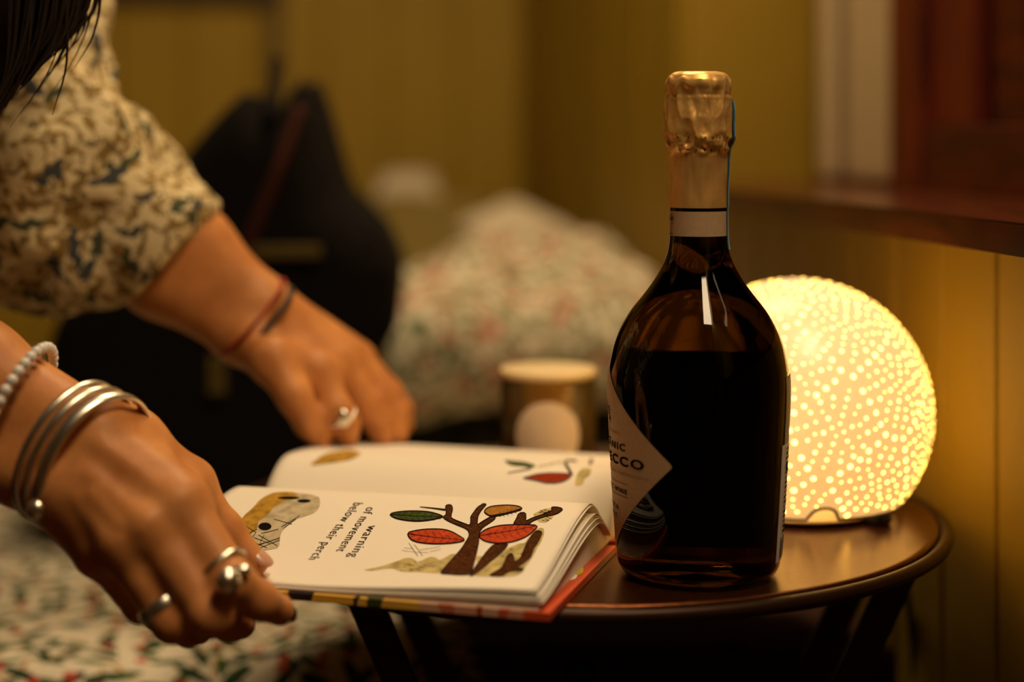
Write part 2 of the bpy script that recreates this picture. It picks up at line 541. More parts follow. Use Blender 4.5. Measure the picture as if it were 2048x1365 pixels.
SHIRTM = printed('cream_shirt_cotton_print', (0.76, 0.63, 0.37), [
    dict(scale=72, a=0.80, b=0.16, col=(0.27, 0.17, 0.045), off=(0.2, 0.9, 0)),
    dict(scale=80, a=0.80, b=0.13, col=(0.21, 0.14, 0.05), off=(4.4, 2.9, 7), keep=0.7),
    dict(scale=50, a=0.46, b=0.20, col=(0.06, 0.065, 0.07), off=(3.1, 7.9, 3), keep=0.22),
    dict(scale=38, a=0.46, b=0.14, col=(0.07, 0.08, 0.045), off=(9.1, 1.9, 5), keep=0.35)], three_d=True, warp=0.016)
DOTS = printed('dark_red_dotted_cloth', (0.050, 0.016, 0.008), [
    dict(scale=16, a=0.22, b=0.22, col=(0.012, 0.004, 0.003), round=True)])

# ================================================================ THE ROOM
RS = 0.9
RO = Vector((0.3744, 1.12, 0)) * RS; RE = Vector((-0.1394, 0.9902, 0)); RN = Vector((-0.9902, -0.1394, 0))
def RW(u, d, z):                      # right wall: u along it away from the camera, d out into the room
    p = RO + RE * u * RS + RN * d * RS
    return (p.x, p.y, z)
def RB_(u, d, z):                     # the bed's frame, parallel to the right wall
    p = Vector((0.3744, 1.12, 0)) + RE * u + RN * (d + 0.055)
    return (p.x, p.y, z)
UC = 2.525
CC = Vector(RW(UC, 0, 0))
def BW(v, d, z):                      # back wall: v leftwards from the corner, d out into the room
    p = CC + RN * v * RS - RE * d * RS
    return (p.x, p.y, z)
SZ = ZC - 0.0562 * RS                      # top of the window sill
HROOM = 2.34
def rbox(name, f, x0, x1, y0, y1, z0, z1, mat, parent=None, bev=0.0, kind=None, smooth=False):
    o = bevel_box(name, f, x0, x1, y0, y1, z0, z1, mat, parent, bev)
    if kind: o['kind'] = kind
    return o
def multi_box(name, f, boxes, mat, parent=None):
    v, q = merge(*[box_verts(*b) for b in boxes])
    o = mesh_obj(name, [f(*p) for p in v], q, mat, parent, smooth=False)
    bm = bmesh.new(); bm.from_mesh(o.data); bmesh.ops.recalc_face_normals(bm, faces=bm.faces); bm.to_mesh(o.data); bm.free()
    return o

OLIVED = plain('dark_olive_paint', (0.13, 0.075, 0.004), 0.6)
floor = rbox('floor', RW, -3.0, 2.7, -0.3, 2.5, -0.05, 0.0, FLOOR, kind='structure')
ceiling = rbox('ceiling', RW, -3.0, 2.7, -0.3, 2.5, HROOM, HROOM + 0.05, CEIL, kind='structure')
UN0, UN1, DW, ZN = -0.78, 1.13, -0.165, 2.0
wall_r = multi_box('wall_right', RW, [
    (UN0, UN1, -0.30, -0.012, 0, SZ - 0.0203), (UN0, UN1, -0.30, -0.012, ZN, HROOM),
    (UN1, UC, -0.30, -0.012, 0, HROOM), (-2.8, UN0, -0.30, -0.012, 0, HROOM),
    (UN0, UN1, -0.34, -0.32, SZ - 0.0203, ZN)], WALL)
wall_r['kind'] = 'structure'
def boards(wall, f, spans, w):
    for (a, b, z0, z1) in spans:
        n = max(1, round((b - a) / w)); step = (b - a) / n
        for i in range(n):
            dd = RNG.uniform(-0.0008, 0.0008)
            bevel_box('board', f, a + i * step + 0.0012, a + (i + 1) * step - 0.0012, -0.012, dd, z0, z1, WALL, wall, 0.0035, 1)
boards(wall_r, RW, [(-0.9, 0.97, 0.09, SZ - 0.0215), (0.97, UC, 0.09, HROOM)][:1], 0.105)
boards(wall_r, RW, [(UN1, UC - 0.013, 0.09, HROOM), (0.97, UN1, 0.09, SZ - 0.0215)], 0.12)
wall_b = rbox('wall_back', BW, -0.3, 2.3, -0.2, -0.012, 0, HROOM, WALL, kind='structure')
boards(wall_b, BW, [(0.0, 1.96, 0.09, HROOM)], 0.14)
wall_l = rbox('wall_left', RW, -3.0, 2.7, 2.2, 2.3, 0, HROOM, WALLD, kind='structure')
wall_f = rbox('wall_front', RW, -2.9, -2.8, -0.3, 2.3, 0, HROOM, WALLD, kind='structure')
base_r = rbox('baseboard_right', RW, -2.7, UC - 0.02, 0.0005, 0.016, 0, 0.088, CREAM, None, 0.003, kind='structure')
base_b = rbox('baseboard_back', BW, 0.018, 2.1, 0.0005, 0.016, 0, 0.088, CREAM, None, 0.003, kind='structure')

# dark upright and rail on the back wall, top left
o = rbox('trim_1', BW, 0.50, 0.535, 0.0015, 0.02, 0.55, 1.30, OLIVED, None, 0.004, kind='structure')
tag(o, 'dark upright batten on the olive back wall above the bag')
o = rbox('trim_2', BW, 0.50, 0.95, 0.0015, 0.03, ZC + 0.252, ZC + 0.30, DARKTRIM, None, 0.004, kind='structure')
tag(o, 'dark shelf rail across the top of the back wall')

# window sill: one thick board running into the niche and lapping the wall
def sill():
    pl = [(UN0 - 0.05, 0.041), (0.975, 0.041), (0.975, 0.0015), (UN1 - 0.002, 0.0015), (UN1 - 0.002, DW - 0.06), (UN0 + 0.002, DW - 0.06), (UN0 + 0.002, 0.0015), (UN0 - 0.05, 0.0015)]
    bm = bmesh.new()
    top = [bm.verts.new(RW(u, d, SZ)) for u, d in pl]
    bot = [bm.verts.new(RW(u, d, SZ - 0.0203)) for u, d in pl]
    bm.faces.new(top); bm.faces.new(bot[::-1])
    n = len(pl)
    for i in range(n): bm.faces.new((top[i], bot[i], bot[(i + 1) % n], top[(i + 1) % n]))
    bmesh.ops.recalc_face_normals(bm, faces=bm.faces)
    bmesh.ops.bevel(bm, geom=list(bm.edges), offset=0.0018, segments=2, affect='EDGES')
    return bm_obj('trim_3', bm, SILLW)
o = sill(); tag(o, 'thick red-brown wooden window sill board above the ball lamp', kind='structure')

win = empty('window_1', RW(0.5, DW, SZ)); tag(win, 'mahogany casement window with cream mouldings at the end of the sill', kind='structure')
def wpart(name, u0, u1, d0, d1, z0, z1, mat, bev=0.003, parent=win):
    return bevel_box(name, RW, u0, u1, d0, d1, z0, z1, mat, parent, bev, 3)
wpart('corner_shade_strip', 1.085, 1.128, DW - 0.10, DW - 0.045, SZ + 0.0005, ZN - 0.01, DARKTRIM)  # dark strip standing in for the shaded gap at the niche corner
wpart('cream_moulding', 1.025, 1.080, DW - 0.05, DW - 0.005, SZ + 0.0005, ZN - 0.01, CREAM, 0.018)
wpart('recess_strip', 0.945, 1.024, DW - 0.10, DW - 0.065, SZ + 0.0005, ZN - 0.01, plain('recess_shade_olive', (0.06, 0.038, 0.005), 0.7))  # shade of the recess is put into this dark olive colour
wpart('cream_casing', 0.782, 0.944, DW - 0.05, DW + 0.004, SZ + 0.0005, ZN - 0.01, CREAM, 0.02)
zr = ZC + 0.012 * RS
wpart('stile', 0.695, 0.780, DW - 0.06, DW + 0.008, SZ + 0.0005, ZN - 0.01, MAHOGV)
wpart('stile', 0.580, 0.6945, DW - 0.06, DW - 0.004, zr + 0.0005, ZN - 0.01, MAHOGV)
wpart('bottom_rail', UN0 + 0.01, 0.6945, DW - 0.06, DW + 0.004, SZ + 0.0005, zr, MAHOG)
wpart('seal', 0.557, 0.5795, DW - 0.06, DW - 0.035, zr + 0.0005, ZN - 0.01, BLACK, 0.001)
wpart('sash_stile', 0.484, 0.5565, DW - 0.06, DW - 0.016, zr + 0.0005, ZN - 0.01, MAHOG)
zs = ZC + 0.078 * RS
wpart('sash_rail', UN0 + 0.03, 0.4835, DW - 0.06, DW - 0.016, zr + 0.0005, zs, MAHOG)
wpart('glazing_bead', 0.455, 0.4835, DW - 0.06, DW - 0.03, zs + 0.0005, ZN - 0.01, MAHOGV)
wpart('pale_panel', 0.405, 0.452, DW - 0.085, DW - 0.075, zs + 0.0005, ZN - 0.01, CREAM, 0.001)  # narrow cream panel behind the pane
PANE, _nt, _b = new_mat('dark_night_pane')
_b.inputs['Base Color'].default_value = (0.01, 0.01, 0.01, 1); _b.inputs['Roughness'].default_value = 0.03; _b.inputs['Transmission Weight'].default_value = 0.6
wpart('pane', UN0 + 0.03, 0.4535, DW - 0.052, DW - 0.048, zs + 0.0005, ZN - 0.01, PANE, 0.0)

# ================================================================ BED, PILLOWS, BAG
BZ = 0.575
bed = empty('bed', RB_(1.3, 0.9, 0)); tag(bed, 'bed under a white cotton cover printed with green leaves and red berries', 'bed')
bevel_box('divan_base', RB_, 0.24, 2.06, 0.07, 1.82, 0.02, 0.30, DOTS, bed, 0.01)
bevel_box('mattress', RB_, 0.22, 2.08, 0.05, 1.84, 0.302, BZ - 0.01, PILLOW, bed, 0.04, 4)
def bed_cover():
    us = [-0.36 + 0.02 * i for i in range(122)]
    ds = [-0.0 + 0.02 * i for i in range(95)]
    V, UV, Fc = [], [], []
    u0, rr = 0.20, 0.05
    for u in us:
        for d in ds:
            dd = 0.045 + d
            # arc-length drape over the front edge of the mattress
            if u >= u0 + rr: uu, z = u, BZ
            else:
                s = (u0 + rr) - u
                q = rr * math.pi / 2
                if s < q: uu, z = u0 + rr - rr * math.sin(s / rr), BZ - rr + rr * math.cos(s / rr)
                else: uu, z = u0, BZ - rr - (s - q)
            w = mnoise.noise((u * 3.1, d * 3.1, 1.7)) * 0.012 + mnoise.noise((u * 9, d * 9, 5.1)) * 0.004
            hang = max(0.0, min(1.0, (BZ - rr - z) / 0.15))
            z2 = z + w * (1 - hang) + 0.004
            uu2 = uu - 0.006 - hang * (0.02 + 0.016 * math.sin(d * 21 + 2 * mnoise.noise((d * 3, 0, 0))) + 0.012 * mnoise.noise((d * 6, z * 3, 2)))
            V.append(RB_(uu2, dd, z2)); UV.append((u, d))
    n = len(ds)
    for i in range(len(us) - 1):
        for j in range(n - 1):
            Fc.append((i * n + j, i * n + j + 1, (i + 1) * n + j + 1, (i + 1) * n + j))
    o = mesh_obj('cover', V, Fc, FLORAL, bed)
    uvl = o.data.uv_layers.new(name='UVMap')
    for lp in o.data.loops: uvl.data[lp.index].uv = UV[lp.vertex_index]
    md = o.modifiers.new('thick', 'SOLIDIFY'); md.thickness = 0.006; md.offset = 1
    return o
bed_cover()
tcs = [n for n in FLORAL.node_tree.nodes if n.type == 'TEX_COORD'][0]
for lk in list(FLORAL.node_tree.links):
    if lk.from_node == tcs:
        to = lk.to_socket; FLORAL.node_tree.links.remove(lk); FLORAL.node_tree.links.new(tcs.outputs['UV'], to)

def soft(name, caps, mat, h=0.008, wr=(0.004, 26), seed=1, label=None, cat=None, k=0.05, planes=()):
    lo = np.min([np.minimum(a, b) - max(ra, rb) for a, b, ra, rb in caps], 0) - 4 * h
    hi = np.max([np.maximum(a, b) + max(ra, rb) for a, b, ra, rb in caps], 0) + 4 * h
    s = Solid(h, lo, hi)
    for a, b, ra, rb in caps: s.add(a, b, ra, rb, k)
    if wr: s.wrinkle(wr[0], wr[1], seed)
    for p, nn in planes: s.plane(p, nn)
    v, f = s.mesh(); v = relax(v, f, 2)
    o = fast_mesh(name, v, f, mat)
    return tag(o, label, cat)

def A3(*p): return np.array(p, float)
# rumpled floral duvet behind the table
caps = []
for (pl, pr, y, yy, r) in [(805, 1242, 1.90, 690, 0.064), (885, 1200, 2.02, 630, 0.076), (950, 1158, 2.17, 585, 0.073), (1000, 1122, 2.36, 560, 0.064)]:
    caps.append((A3(*P(pl, yy + 12, y)), A3(*P(pr, yy, y)), r, r * 1.05))
caps.append((A3(*P(820, 752, 1.87)), A3(*P(900, 680, 1.87)), 0.042, 0.05))
soft('duvet', caps, FLORAL3, 0.009, (0.006, 24), 3, 'rumpled leaf and berry print duvet heaped behind the candle', 'duvet', planes=[(A3(0, 0, BZ + 0.02), A3(0, 0, -1))])
soft('added_dark_bolster', [(A3(*RB_(0.86, 0.10, 0.627)), A3(*RB_(0.90, 0.44, 0.627)), 0.046, 0.046), (A3(*RB_(1.06, 0.10, 0.627)), A3(*RB_(1.06, 0.46, 0.627)), 0.046, 0.046)],
     plain('undercut_shade_green', (0.022, 0.022, 0.008), 0.9, vary=0.6, scale=40, spec=0.1), 0.008, (0.003, 30), 5, 'added dark green cushion, its colour standing in for shade under the floral duvet', 'cushion')  # added support; its dark cloth carries the shade of the undercut
def cushion(name, corners, th, mat, label, cat, n=22, seed=2):
    """a stuffed pillow from four corner points, thick in the middle, with pinched corners"""
    c = [Vector(p) for p in corners]
    nrm = (c[1] - c[0]).cross(c[3] - c[0]).normalized()
    V, Fc = [], []
    for sgn in (1, -1):
        for i in range(n + 1):
            for j in range(n + 1):
                a, b = i / n, j / n
                p = (c[0] * (1 - a) + c[1] * a) * (1 - b) + (c[3] * (1 - a) + c[2] * a) * b
                ctr = (c[0] + c[1] + c[2] + c[3]) / 4
                pin = 0.10 * (1 - (2 * a - 1) ** 2) * abs(2 * b - 1) ** 3 + 0.10 * (1 - (2 * b - 1) ** 2) * abs(2 * a - 1) ** 3
                p = p + (ctr - p) * pin
                t = (max(0, 1 - (2 * a - 1) ** 4) * max(0, 1 - (2 * b - 1) ** 4)) ** 0.55
                w = mnoise.noise((a * 4 + seed, b * 4, seed)) * 0.12 * t
                V.append(p + nrm * sgn * th * (t + w))
    m = (n + 1) * (n + 1)
    for s in (0, 1):
        for i in range(n):
            for j in range(n):
                q = [s * m + i * (n + 1) + j, s * m + (i + 1) * (n + 1) + j, s * m + (i + 1) * (n + 1) + j + 1, s * m + i * (n + 1) + j + 1]
                Fc.append(q if s == 0 else q[::-1])
    o = mesh_obj(name, V, Fc, mat)
    bm = bmesh.new(); bm.from_mesh(o.data); bmesh.ops.remove_doubles(bm, verts=bm.verts, dist=1e-5); bmesh.ops.recalc_face_normals(bm, faces=bm.faces); bm.to_mesh(o.data); bm.free()
    return tag(o, label, cat)
cushion('pillow', [P(972, 528, 2.40), P(1158, 462, 2.50), P(1030, 402, 2.62), P(905, 455, 2.56)], 0.020, PILLOW, 'small cream pillow lying on top of the floral duvet', 'pillow')
cushion('pillow', [P(715, 640, 2.78), P(1010, 640, 2.83), P(985, 395, 2.98), P(740, 385, 2.96)], 0.05, plain('olive_pillow_cotton', (0.24, 0.17, 0.035), 0.9), 'large olive pillow propped against the back wall', 'pillow', seed=6)
cushion('pillow', [P(745, 398, 2.92), P(885, 394, 2.92), P(875, 355, 3.02), P(755, 358, 3.02)], 0.022, PILLOW, 'pale pillow edge furthest back by the wall', 'pillow', seed=9)

# black bag slumped on the bed: rounded body under two peaks
YB = 1.72
bag = empty('shoulder_bag', (P(480, 1000, YB).x, YB, BZ)); tag(bag, 'large slumped black cloth bag with straps standing on the bed', 'bag')
def poly_solid(name, poly, yc, half, rnd, mat, parent, h=0.008, seed=4, wr=(0.004, 22)):
    pts = np.array([(P(x, y, yc).x, P(x, y, yc).z) for x, y in poly])
    lo = A3(pts[:, 0].min() - 0.03, yc - half - 0.03, pts[:, 1].min() - 0.03); hi = A3(pts[:, 0].max() + 0.03, yc + half + 0.03, pts[:, 1].max() + 0.03)
    s = Solid(h, lo, hi)
    gx = s.lo[0] + np.arange(s.n[0]) * h; gz = s.lo[2] + np.arange(s.n[2]) * h
    X, Z = np.meshgrid(gx, gz, indexing='ij')
    d = np.full(X.shape, 1e9); ins = np.zeros(X.shape, bool)
    for i in range(len(pts)):
        a, b = pts[i], pts[(i + 1) % len(pts)]
        e = b - a; wx, wz = X - a[0], Z - a[1]
        t = np.clip((wx * e[0] + wz * e[1]) / (e @ e), 0, 1)
        d = np.minimum(d, (wx - e[0] * t) ** 2 + (wz - e[1] * t) ** 2)
        c = ((a[1] > Z) != (b[1] > Z)) & (X < (b[0] - a[0]) * (Z - a[1]) / (b[1] - a[1] + 1e-12) + a[0])
        ins ^= c
    d = np.sqrt(d); d = np.where(ins, -d, d)
    gy = s.lo[1] + np.arange(s.n[1]) * h
    dy = np.abs(gy - yc) - half
    q1 = d[:, None, :] + rnd; q2 = dy[None, :, None] + rnd
    s.vol = (np.minimum(np.maximum(q1, q2), 0) + np.sqrt(np.maximum(q1, 0) ** 2 + np.maximum(q2, 0) ** 2) - rnd).astype(np.float32)
    s.wrinkle(wr[0], wr[1], seed)
    v, f = s.mesh(); v = relax(v, f, 2)
    return fast_mesh(name, v, f, mat, parent)
poly_solid('bag_body', [(125, 1040), (120, 760), (150, 640), (240, 480), (330, 365), (430, 265), (515, 185), (565, 235), (618, 165), (662, 290), (695, 380), (770, 450), (800, 520), (790, 640), (740, 710), (720, 800), (700, 1040)], YB, 0.11, 0.05, BAGM, bag)
sp = catmull([P(600, 215, YB - 0.10), P(560, 330, YB - 0.125), P(520, 430, YB - 0.13), P(480, 530, YB - 0.13)], 6)
v, f = tube(sp, 0.006, 8); mesh_obj('strap', v, f, BAGS, bag)
sp = catmull([P(555, 120, YB - 0.02), P(548, 180, YB - 0.06), P(540, 240, YB - 0.10)], 6)
v, f = tube(sp, 0.007, 8); mesh_obj('carry_loop', v, f, BAGM, bag)
bevel_box('webbing_band', lambda x, y, z: tuple(P(x, y, YB - 0.125) + Vector((0, z, 0))), 500, 640, 492, 516, 0, 0.012, BAGB, bag, 0.002)
bevel_box('webbing_tab', lambda x, y, z: tuple(P(x, y, YB - 0.125) + Vector((0, z, 0))), 415, 450, 715, 790, 0, 0.012, BAGB, bag, 0.002)

# dark dotted blanket hanging by the wall, in the shade under the table
def throw():
    V, Fc = [], []
    na, nb = 40, 40
    for i in range(na + 1):
        for j in range(nb + 1):
            d = 0.02 + 0.30 * i / na; s = 0.60 * j / nb
            if s < 0.25: u, z = 0.44 - s, BZ + 0.016
            else: u, z = 0.19 - 0.022 - 0.008 * math.sin(d * 40), BZ + 0.016 - (s - 0.25)
            V.append(RB_(u - 0.02, d, z + 0.004 * mnoise.noise((d * 12, s * 12, 0))))
    for i in range(na):
        for j in range(nb): Fc.append((i * (nb + 1) + j, i * (nb + 1) + j + 1, (i + 1) * (nb + 1) + j + 1, (i + 1) * (nb + 1) + j))
    o = mesh_obj('throw_blanket', V, Fc, DOTS)
    md = o.modifiers.new('thick', 'SOLIDIFY'); md.thickness = 0.006; md.offset = 1
    return tag(o, 'dark red-brown dotted blanket hanging over the bed end below the table', 'blanket')
throw()

# ================================================================ TABLE
TC = Vector((0.0429, 1.1677, T)); TR = 0.25
table = empty('bistro_table', (TC.x, TC.y, 0)); tag(table, 'small round dark brown metal folding table', 'table')
prof = [(0.0005, -0.0035), (0.12, -0.0035), (0.236, -0.0035), (0.2405, -0.0045), (0.2405, -0.0012), (0.2395, 0.0), (0.236, 0.0), (0.12, 0.0), (0.0005, 0.0)]
v, f = lathe(prof, 160, TC); mesh_obj('table_top', v, f, TABLE, table)
prof = []
for k in range(17):
    a = math.pi * 2 * k / 16
    prof.append((0.2457 + 0.0043 * math.cos(a), -0.0048 + 0.0046 * math.sin(a)))
v, f = lathe(prof, 160, TC); mesh_obj('rim', v, f, IRON, table)
def bar(name, p, q, w, t, mat, parent):
    p, q = Vector(p), Vector(q); d = (q - p).normalized(); side = Vector((0, 1, 0)); up = d.cross(side).normalized()
    bm = bmesh.new(); vs = []
    for c in (p, q):
        for (a, b) in ((-1, -1), (1, -1), (1, 1), (-1, 1)):
            vs.append(bm.verts.new(c + up * a * w / 2 + side * b * t / 2))
    for q4 in ((0, 1, 2, 3), (7, 6, 5, 4), (0, 4, 5, 1), (1, 5, 6, 2), (2, 6, 7, 3), (3, 7, 4, 0)): bm.faces.new([vs[i] for i in q4])
    bmesh.ops.recalc_face_normals(bm, faces=bm.faces)
    bmesh.ops.bevel(bm, geom=list(bm.edges), offset=0.0012, segments=2, affect='EDGES')
    return bm_obj(name, bm, mat, parent)
for yy in (1.10, 1.185):
    bar('leg', (0.255, yy, T - 0.012), (-0.06, yy, 0.012), 0.021, 0.006, IRON, table)
for yy in (1.06, 1.21):
    bar('leg', (-0.10, yy, T - 0.012), (0.20, yy, 0.012), 0.021, 0.006, IRON, table)
v, f = tube([(0.254, 1.095, T - 0.013), (0.254, 1.19, T - 0.013)], 0.006, 10); mesh_obj('hinge_rod', v, f, IRON, table)
v, f = tube([(-0.10, 1.05, T - 0.013), (-0.10, 1.22, T - 0.013)], 0.006, 10); mesh_obj('hinge_rod', v, f, IRON, table)
v, f = tube([(-0.06, 1.05, 0.008), (-0.06, 1.22, 0.008)], 0.007, 10); mesh_obj('foot_rod', v, f, IRON, table)
v, f = tube([(0.20, 1.05, 0.008), (0.20, 1.22, 0.008)], 0.007, 10); mesh_obj('foot_rod', v, f, IRON, table)

# ================================================================ PERFORATED BALL LAMP
LP = Vector((P(1595, 0, 1.165).x, 1.165, T + 0.0675)); LR = 0.0900
lamp = empty('ball_lamp', (LP.x, LP.y, T)); tag(lamp, 'glowing white porcelain ball lamp pierced with rows of tiny holes', 'lamp')
PORC, nt, b = new_mat('glowing_porcelain')
nt.nodes.remove(b)
out = nt.nodes['Material Output']
tr = N(nt, 'ShaderNodeBsdfTranslucent'); tr.inputs[0].default_value = (1.0, 0.93, 0.80, 1)
df = N(nt, 'ShaderNodeBsdfDiffuse'); df.inputs[0].default_value = (0.85, 0.80, 0.72, 1)
gl = N(nt, 'ShaderNodeBsdfGlossy'); gl.inputs['Roughness'].default_value = 0.3; gl.inputs[0].default_value = (0.9, 0.85, 0.8, 1)
nz = N(nt, 'ShaderNodeTexNoise'); nz.inputs['Scale'].default_value = 30
mr = N(nt, 'ShaderNodeMapRange'); mr.inputs[3].default_value = 0.50; mr.inputs[4].default_value = 0.62
L(nt, nz.outputs['Fac'], mr.inputs[0])
m1 = N(nt, 'ShaderNodeMixShader'); L(nt, mr.outputs[0], m1.inputs[0])
L(nt, df.outputs[0], m1.inputs[1]); L(nt, tr.outputs[0], m1.inputs[2])
m2 = N(nt, 'ShaderNodeMixShader'); m2.inputs[0].default_value = 0.04; L(nt, m1.outputs[0], m2.inputs[1]); L(nt, gl.outputs[0], m2.inputs[2])
L(nt, m2.outputs[0], out.inputs[0])
HOLE, nt, b = new_mat('light_through_pinholes')
nt.nodes.remove(b); out = nt.nodes['Material Output']
em = N(nt, 'ShaderNodeEmission'); em.inputs[0].default_value = (1.0, 0.53, 0.070, 1); em.inputs[1].default_value = 13.0
L(nt, em.outputs[0], out.inputs[0])
NOTCH = math.atan2(P(1643, 0, 1.10).x - LP.x, -(1.10 - LP.y))      # azimuth of the cable notch in the foot
def lamp_edge(a):
    base = -math.asin(min(1, (0.0675 - 0.0085) / LR))
    da = (a - NOTCH + math.pi) % (2 * math.pi) - math.pi
    w = 0.135
    if abs(da) < w: base += 0.125 * math.sqrt(max(0, 1 - (da / w) ** 2)) ** 0.9
    return base
nA, nT = 220, 60
V, Fc = [], []
for i in range(nT + 1):
    for k in range(nA):
        a = 2 * math.pi * k / nA
        e0 = lamp_edge(a); el = e0 + (math.pi / 2 - 1e-3 - e0) * i / nT
        V.append((LP.x + LR * math.cos(el) * math.sin(a), LP.y - LR * math.cos(el) * math.cos(a), LP.z + LR * math.sin(el)))
for i in range(nT):
    for k in range(nA):
        k2 = (k + 1) % nA
        Fc.append((i * nA + k, i * nA + k2, (i + 1) * nA + k2, (i + 1) * nA + k))
mesh_obj('globe', V, Fc, PORC, lamp)
v, f = tube([Vector(V[k]) for k in range(nA)], 0.0011, 6, closed=True); mesh_obj('foot_rim', v, f, plain('dimmed_porcelain_edge', (0.16, 0.10, 0.04), 0.6), lamp)  # rim coloured dark to outline the unlit porcelain edge
def fib(n):
    out = []
    for i in range(n):
        z = 1 - 2 * (i + 0.5) / n; r = math.sqrt(1 - z * z); a = i * math.pi * (3 - math.sqrt(5)) + 0.9
        out.append((r * math.sin(a), -r * math.cos(a), z))
    return np.array(out)
def pinholes():
    C = fib(38)
    dots = []
    # larger holes along the cell borders
    S = fib(60000)
    ang = np.arccos(np.clip(S @ C.T, -1, 1)); srt = np.sort(ang, 1)
    edge = S[(srt[:, 1] - srt[:, 0]) < 0.012]
    sel = []
    for p in edge:
        if all(np.dot(p, q) < math.cos(0.082) for q in sel): sel.append(p)
    for p in sel: dots.append((p, RNG.uniform(0.0014, 0.00175)))
    # rings of small holes inside each cell
    for c in C:
        t = np.cross(c, [0.3, 0.2, 0.9]); t /= np.linalg.norm(t); bq = np.cross(c, t)
        for ri, rad in enumerate((0.045, 0.105, 0.165, 0.225, 0.285)):
            n = max(4, int(2 * math.pi * math.sin(rad) / (0.098 if ri % 2 else 0.085)))
            for k in range(n):
                a = 2 * math.pi * (k + 0.5 * (ri % 2)) / n
                p = c * math.cos(rad) + (t * math.cos(a) + bq * math.sin(a)) * math.sin(rad)
                aa = np.sort(np.arccos(np.clip(C @ p, -1, 1)))
                if aa[1] - aa[0] < 0.095: continue
                dots.append((p, RNG.uniform(0.0006, 0.0009) if ri % 2 == 0 else RNG.uniform(0.00095, 0.00125)))
    V, Fc = [], []
    for p, r in dots:
        el = math.asin(max(-1, min(1, p[2]))); az = math.atan2(p[0], -p[1])
        if el < lamp_edge(az) + 0.04 or el > 1.45: continue
        n = Vector(p); u = n.cross(Vector((0.31, 0.22, 0.93))).normalized(); w = n.cross(u)
        b0 = len(V)
        V.append(LP + n * (LR + 0.0006))
        for k in range(9):
            a = 2 * math.pi * k / 9
            V.append(LP + (n * (LR + 0.0003) + (u * math.cos(a) + w * math.sin(a)) * r))
        for k in range(9): Fc.append((b0, b0 + 1 + k, b0 + 1 + (k + 1) % 9))
    return V, Fc
v, f = pinholes(); o = mesh_obj('pinholes', v, f, HOLE, lamp); o['kind'] = 'stuff'
v, f = lathe([(0.0005, 0.003), (0.056, 0.003), (0.057, 0.004), (0.056, 0.005), (0.0005, 0.005)], 48, (LP.x, LP.y, T)); mesh_obj('added_bounce_disc', v, f, WAX, lamp)  # added pale disc, bounces the bulb's light so the notch looks bright
v, f = lathe([(0.0005, 0.0055), (0.011, 0.0055), (0.011, 0.03), (0.0005, 0.03)], 24, (LP.x + 0.012, LP.y + 0.012, T)); mesh_obj('bulb_holder', v, f, WAX, lamp)
fa = P(1730, 0, 1.13)
for az in (math.atan2(fa.x - LP.x, LP.y - 1.13), 2.6, -1.2):
    v, f = lathe([(0.0005, 0.0002), (0.0075, 0.0002), (0.0085, 0.002), (0.0085, 0.006), (0.007, 0.008), (0.0005, 0.008)], 20, (LP.x + 0.062 * math.sin(az), LP.y - 0.062 * math.cos(az), T)); mesh_obj('rubber_foot', v, f, BLACK, lamp)
cb = catmull([(LP.x + 0.05, LP.y + 0.05, T + 0.0035), (LP.x + 0.075, LP.y + 0.06, T + 0.003), (LP.x + 0.085, LP.y + 0.095, T - 0.02), (LP.x + 0.11, LP.y + 0.12, T - 0.2), (LP.x + 0.10, LP.y + 0.14, 0.02)], 8)
v, f = tube(cb, 0.0028, 8); mesh_obj('cable', v, f, BLACK, lamp)
bl = bpy.data.lights.new('lamp_bulb', 'POINT'); bl.energy = 0.150; bl.color = (1.0, 0.71, 0.38); bl.shadow_soft_size = 0.014
bo = bpy.data.objects.new('lamp_bulb', bl); COL.objects.link(bo); bo.location = (0, 0, 0); under(bo, lamp); bo.location = (LP.x - 0.013, LP.y - 0.010, LP.z + 0.015)

# ================================================================ CANDLE
CY = 1.30; CP = Vector((P(1096, 0, CY).x, CY, T)); CR = 0.0362; CH = P(1096, 752, CY).z - T
candle = empty('candle_jar', CP); tag(candle, 'amber glass candle jar with cream top and round blank label', 'candle')
AMB, nt, b = new_mat('amber_glass')
b.inputs['Base Color'].default_value = (0.98, 0.74, 0.28, 1); b.inputs['Roughness'].default_value = 0.06; b.inputs['Transmission Weight'].default_value = 0.95; b.inputs['IOR'].default_value = 1.45
v, f = lathe([(0.0005, 0.0005), (CR - 0.004, 0.0005), (CR, 0.004), (CR, CH * 0.5), (CR, CH - 0.001), (CR - 0.001, CH), (CR - 0.002, CH - 0.001), (CR - 0.0025, 0.008), (0.0005, 0.008)], 64, CP); mesh_obj('jar', v, f, AMB, candle)
v, f = lathe([(0.0005, 0.0085), (CR - 0.0032, 0.0085), (CR - 0.0032, 0.042), (0.0005, 0.042)], 48, CP); mesh_obj('wax', v, f, WAX, candle)
v, f = lathe([(0.0005, CH - 0.004), (CR - 0.003, CH - 0.004), (CR - 0.003, CH + 0.0005), (CR + 0.0004, CH + 0.001), (CR + 0.0006, CH + 0.005), (CR - 0.001, CH + 0.0062), (0.0005, CH + 0.0064)], 64, CP); mesh_obj('lid', v, f, WAX, candle)
V, Fc = [], []
lz = CP.z + CH * 0.40 + 0.0035; lr = 0.0250
V.append((CP.x - 0.001, CP.y - CR - 0.0004, lz))
for rr in range(1, 9):
    for k in range(40):
        a = 2 * math.pi * k / 40; x = lr * rr / 8 * math.cos(a); z = lr * 1.02 * rr / 8 * math.sin(a); ph = x / CR - 0.03
        V.append((CP.x + (CR + 0.0004) * math.sin(ph), CP.y - (CR + 0.0004) * math.cos(ph), lz + z))
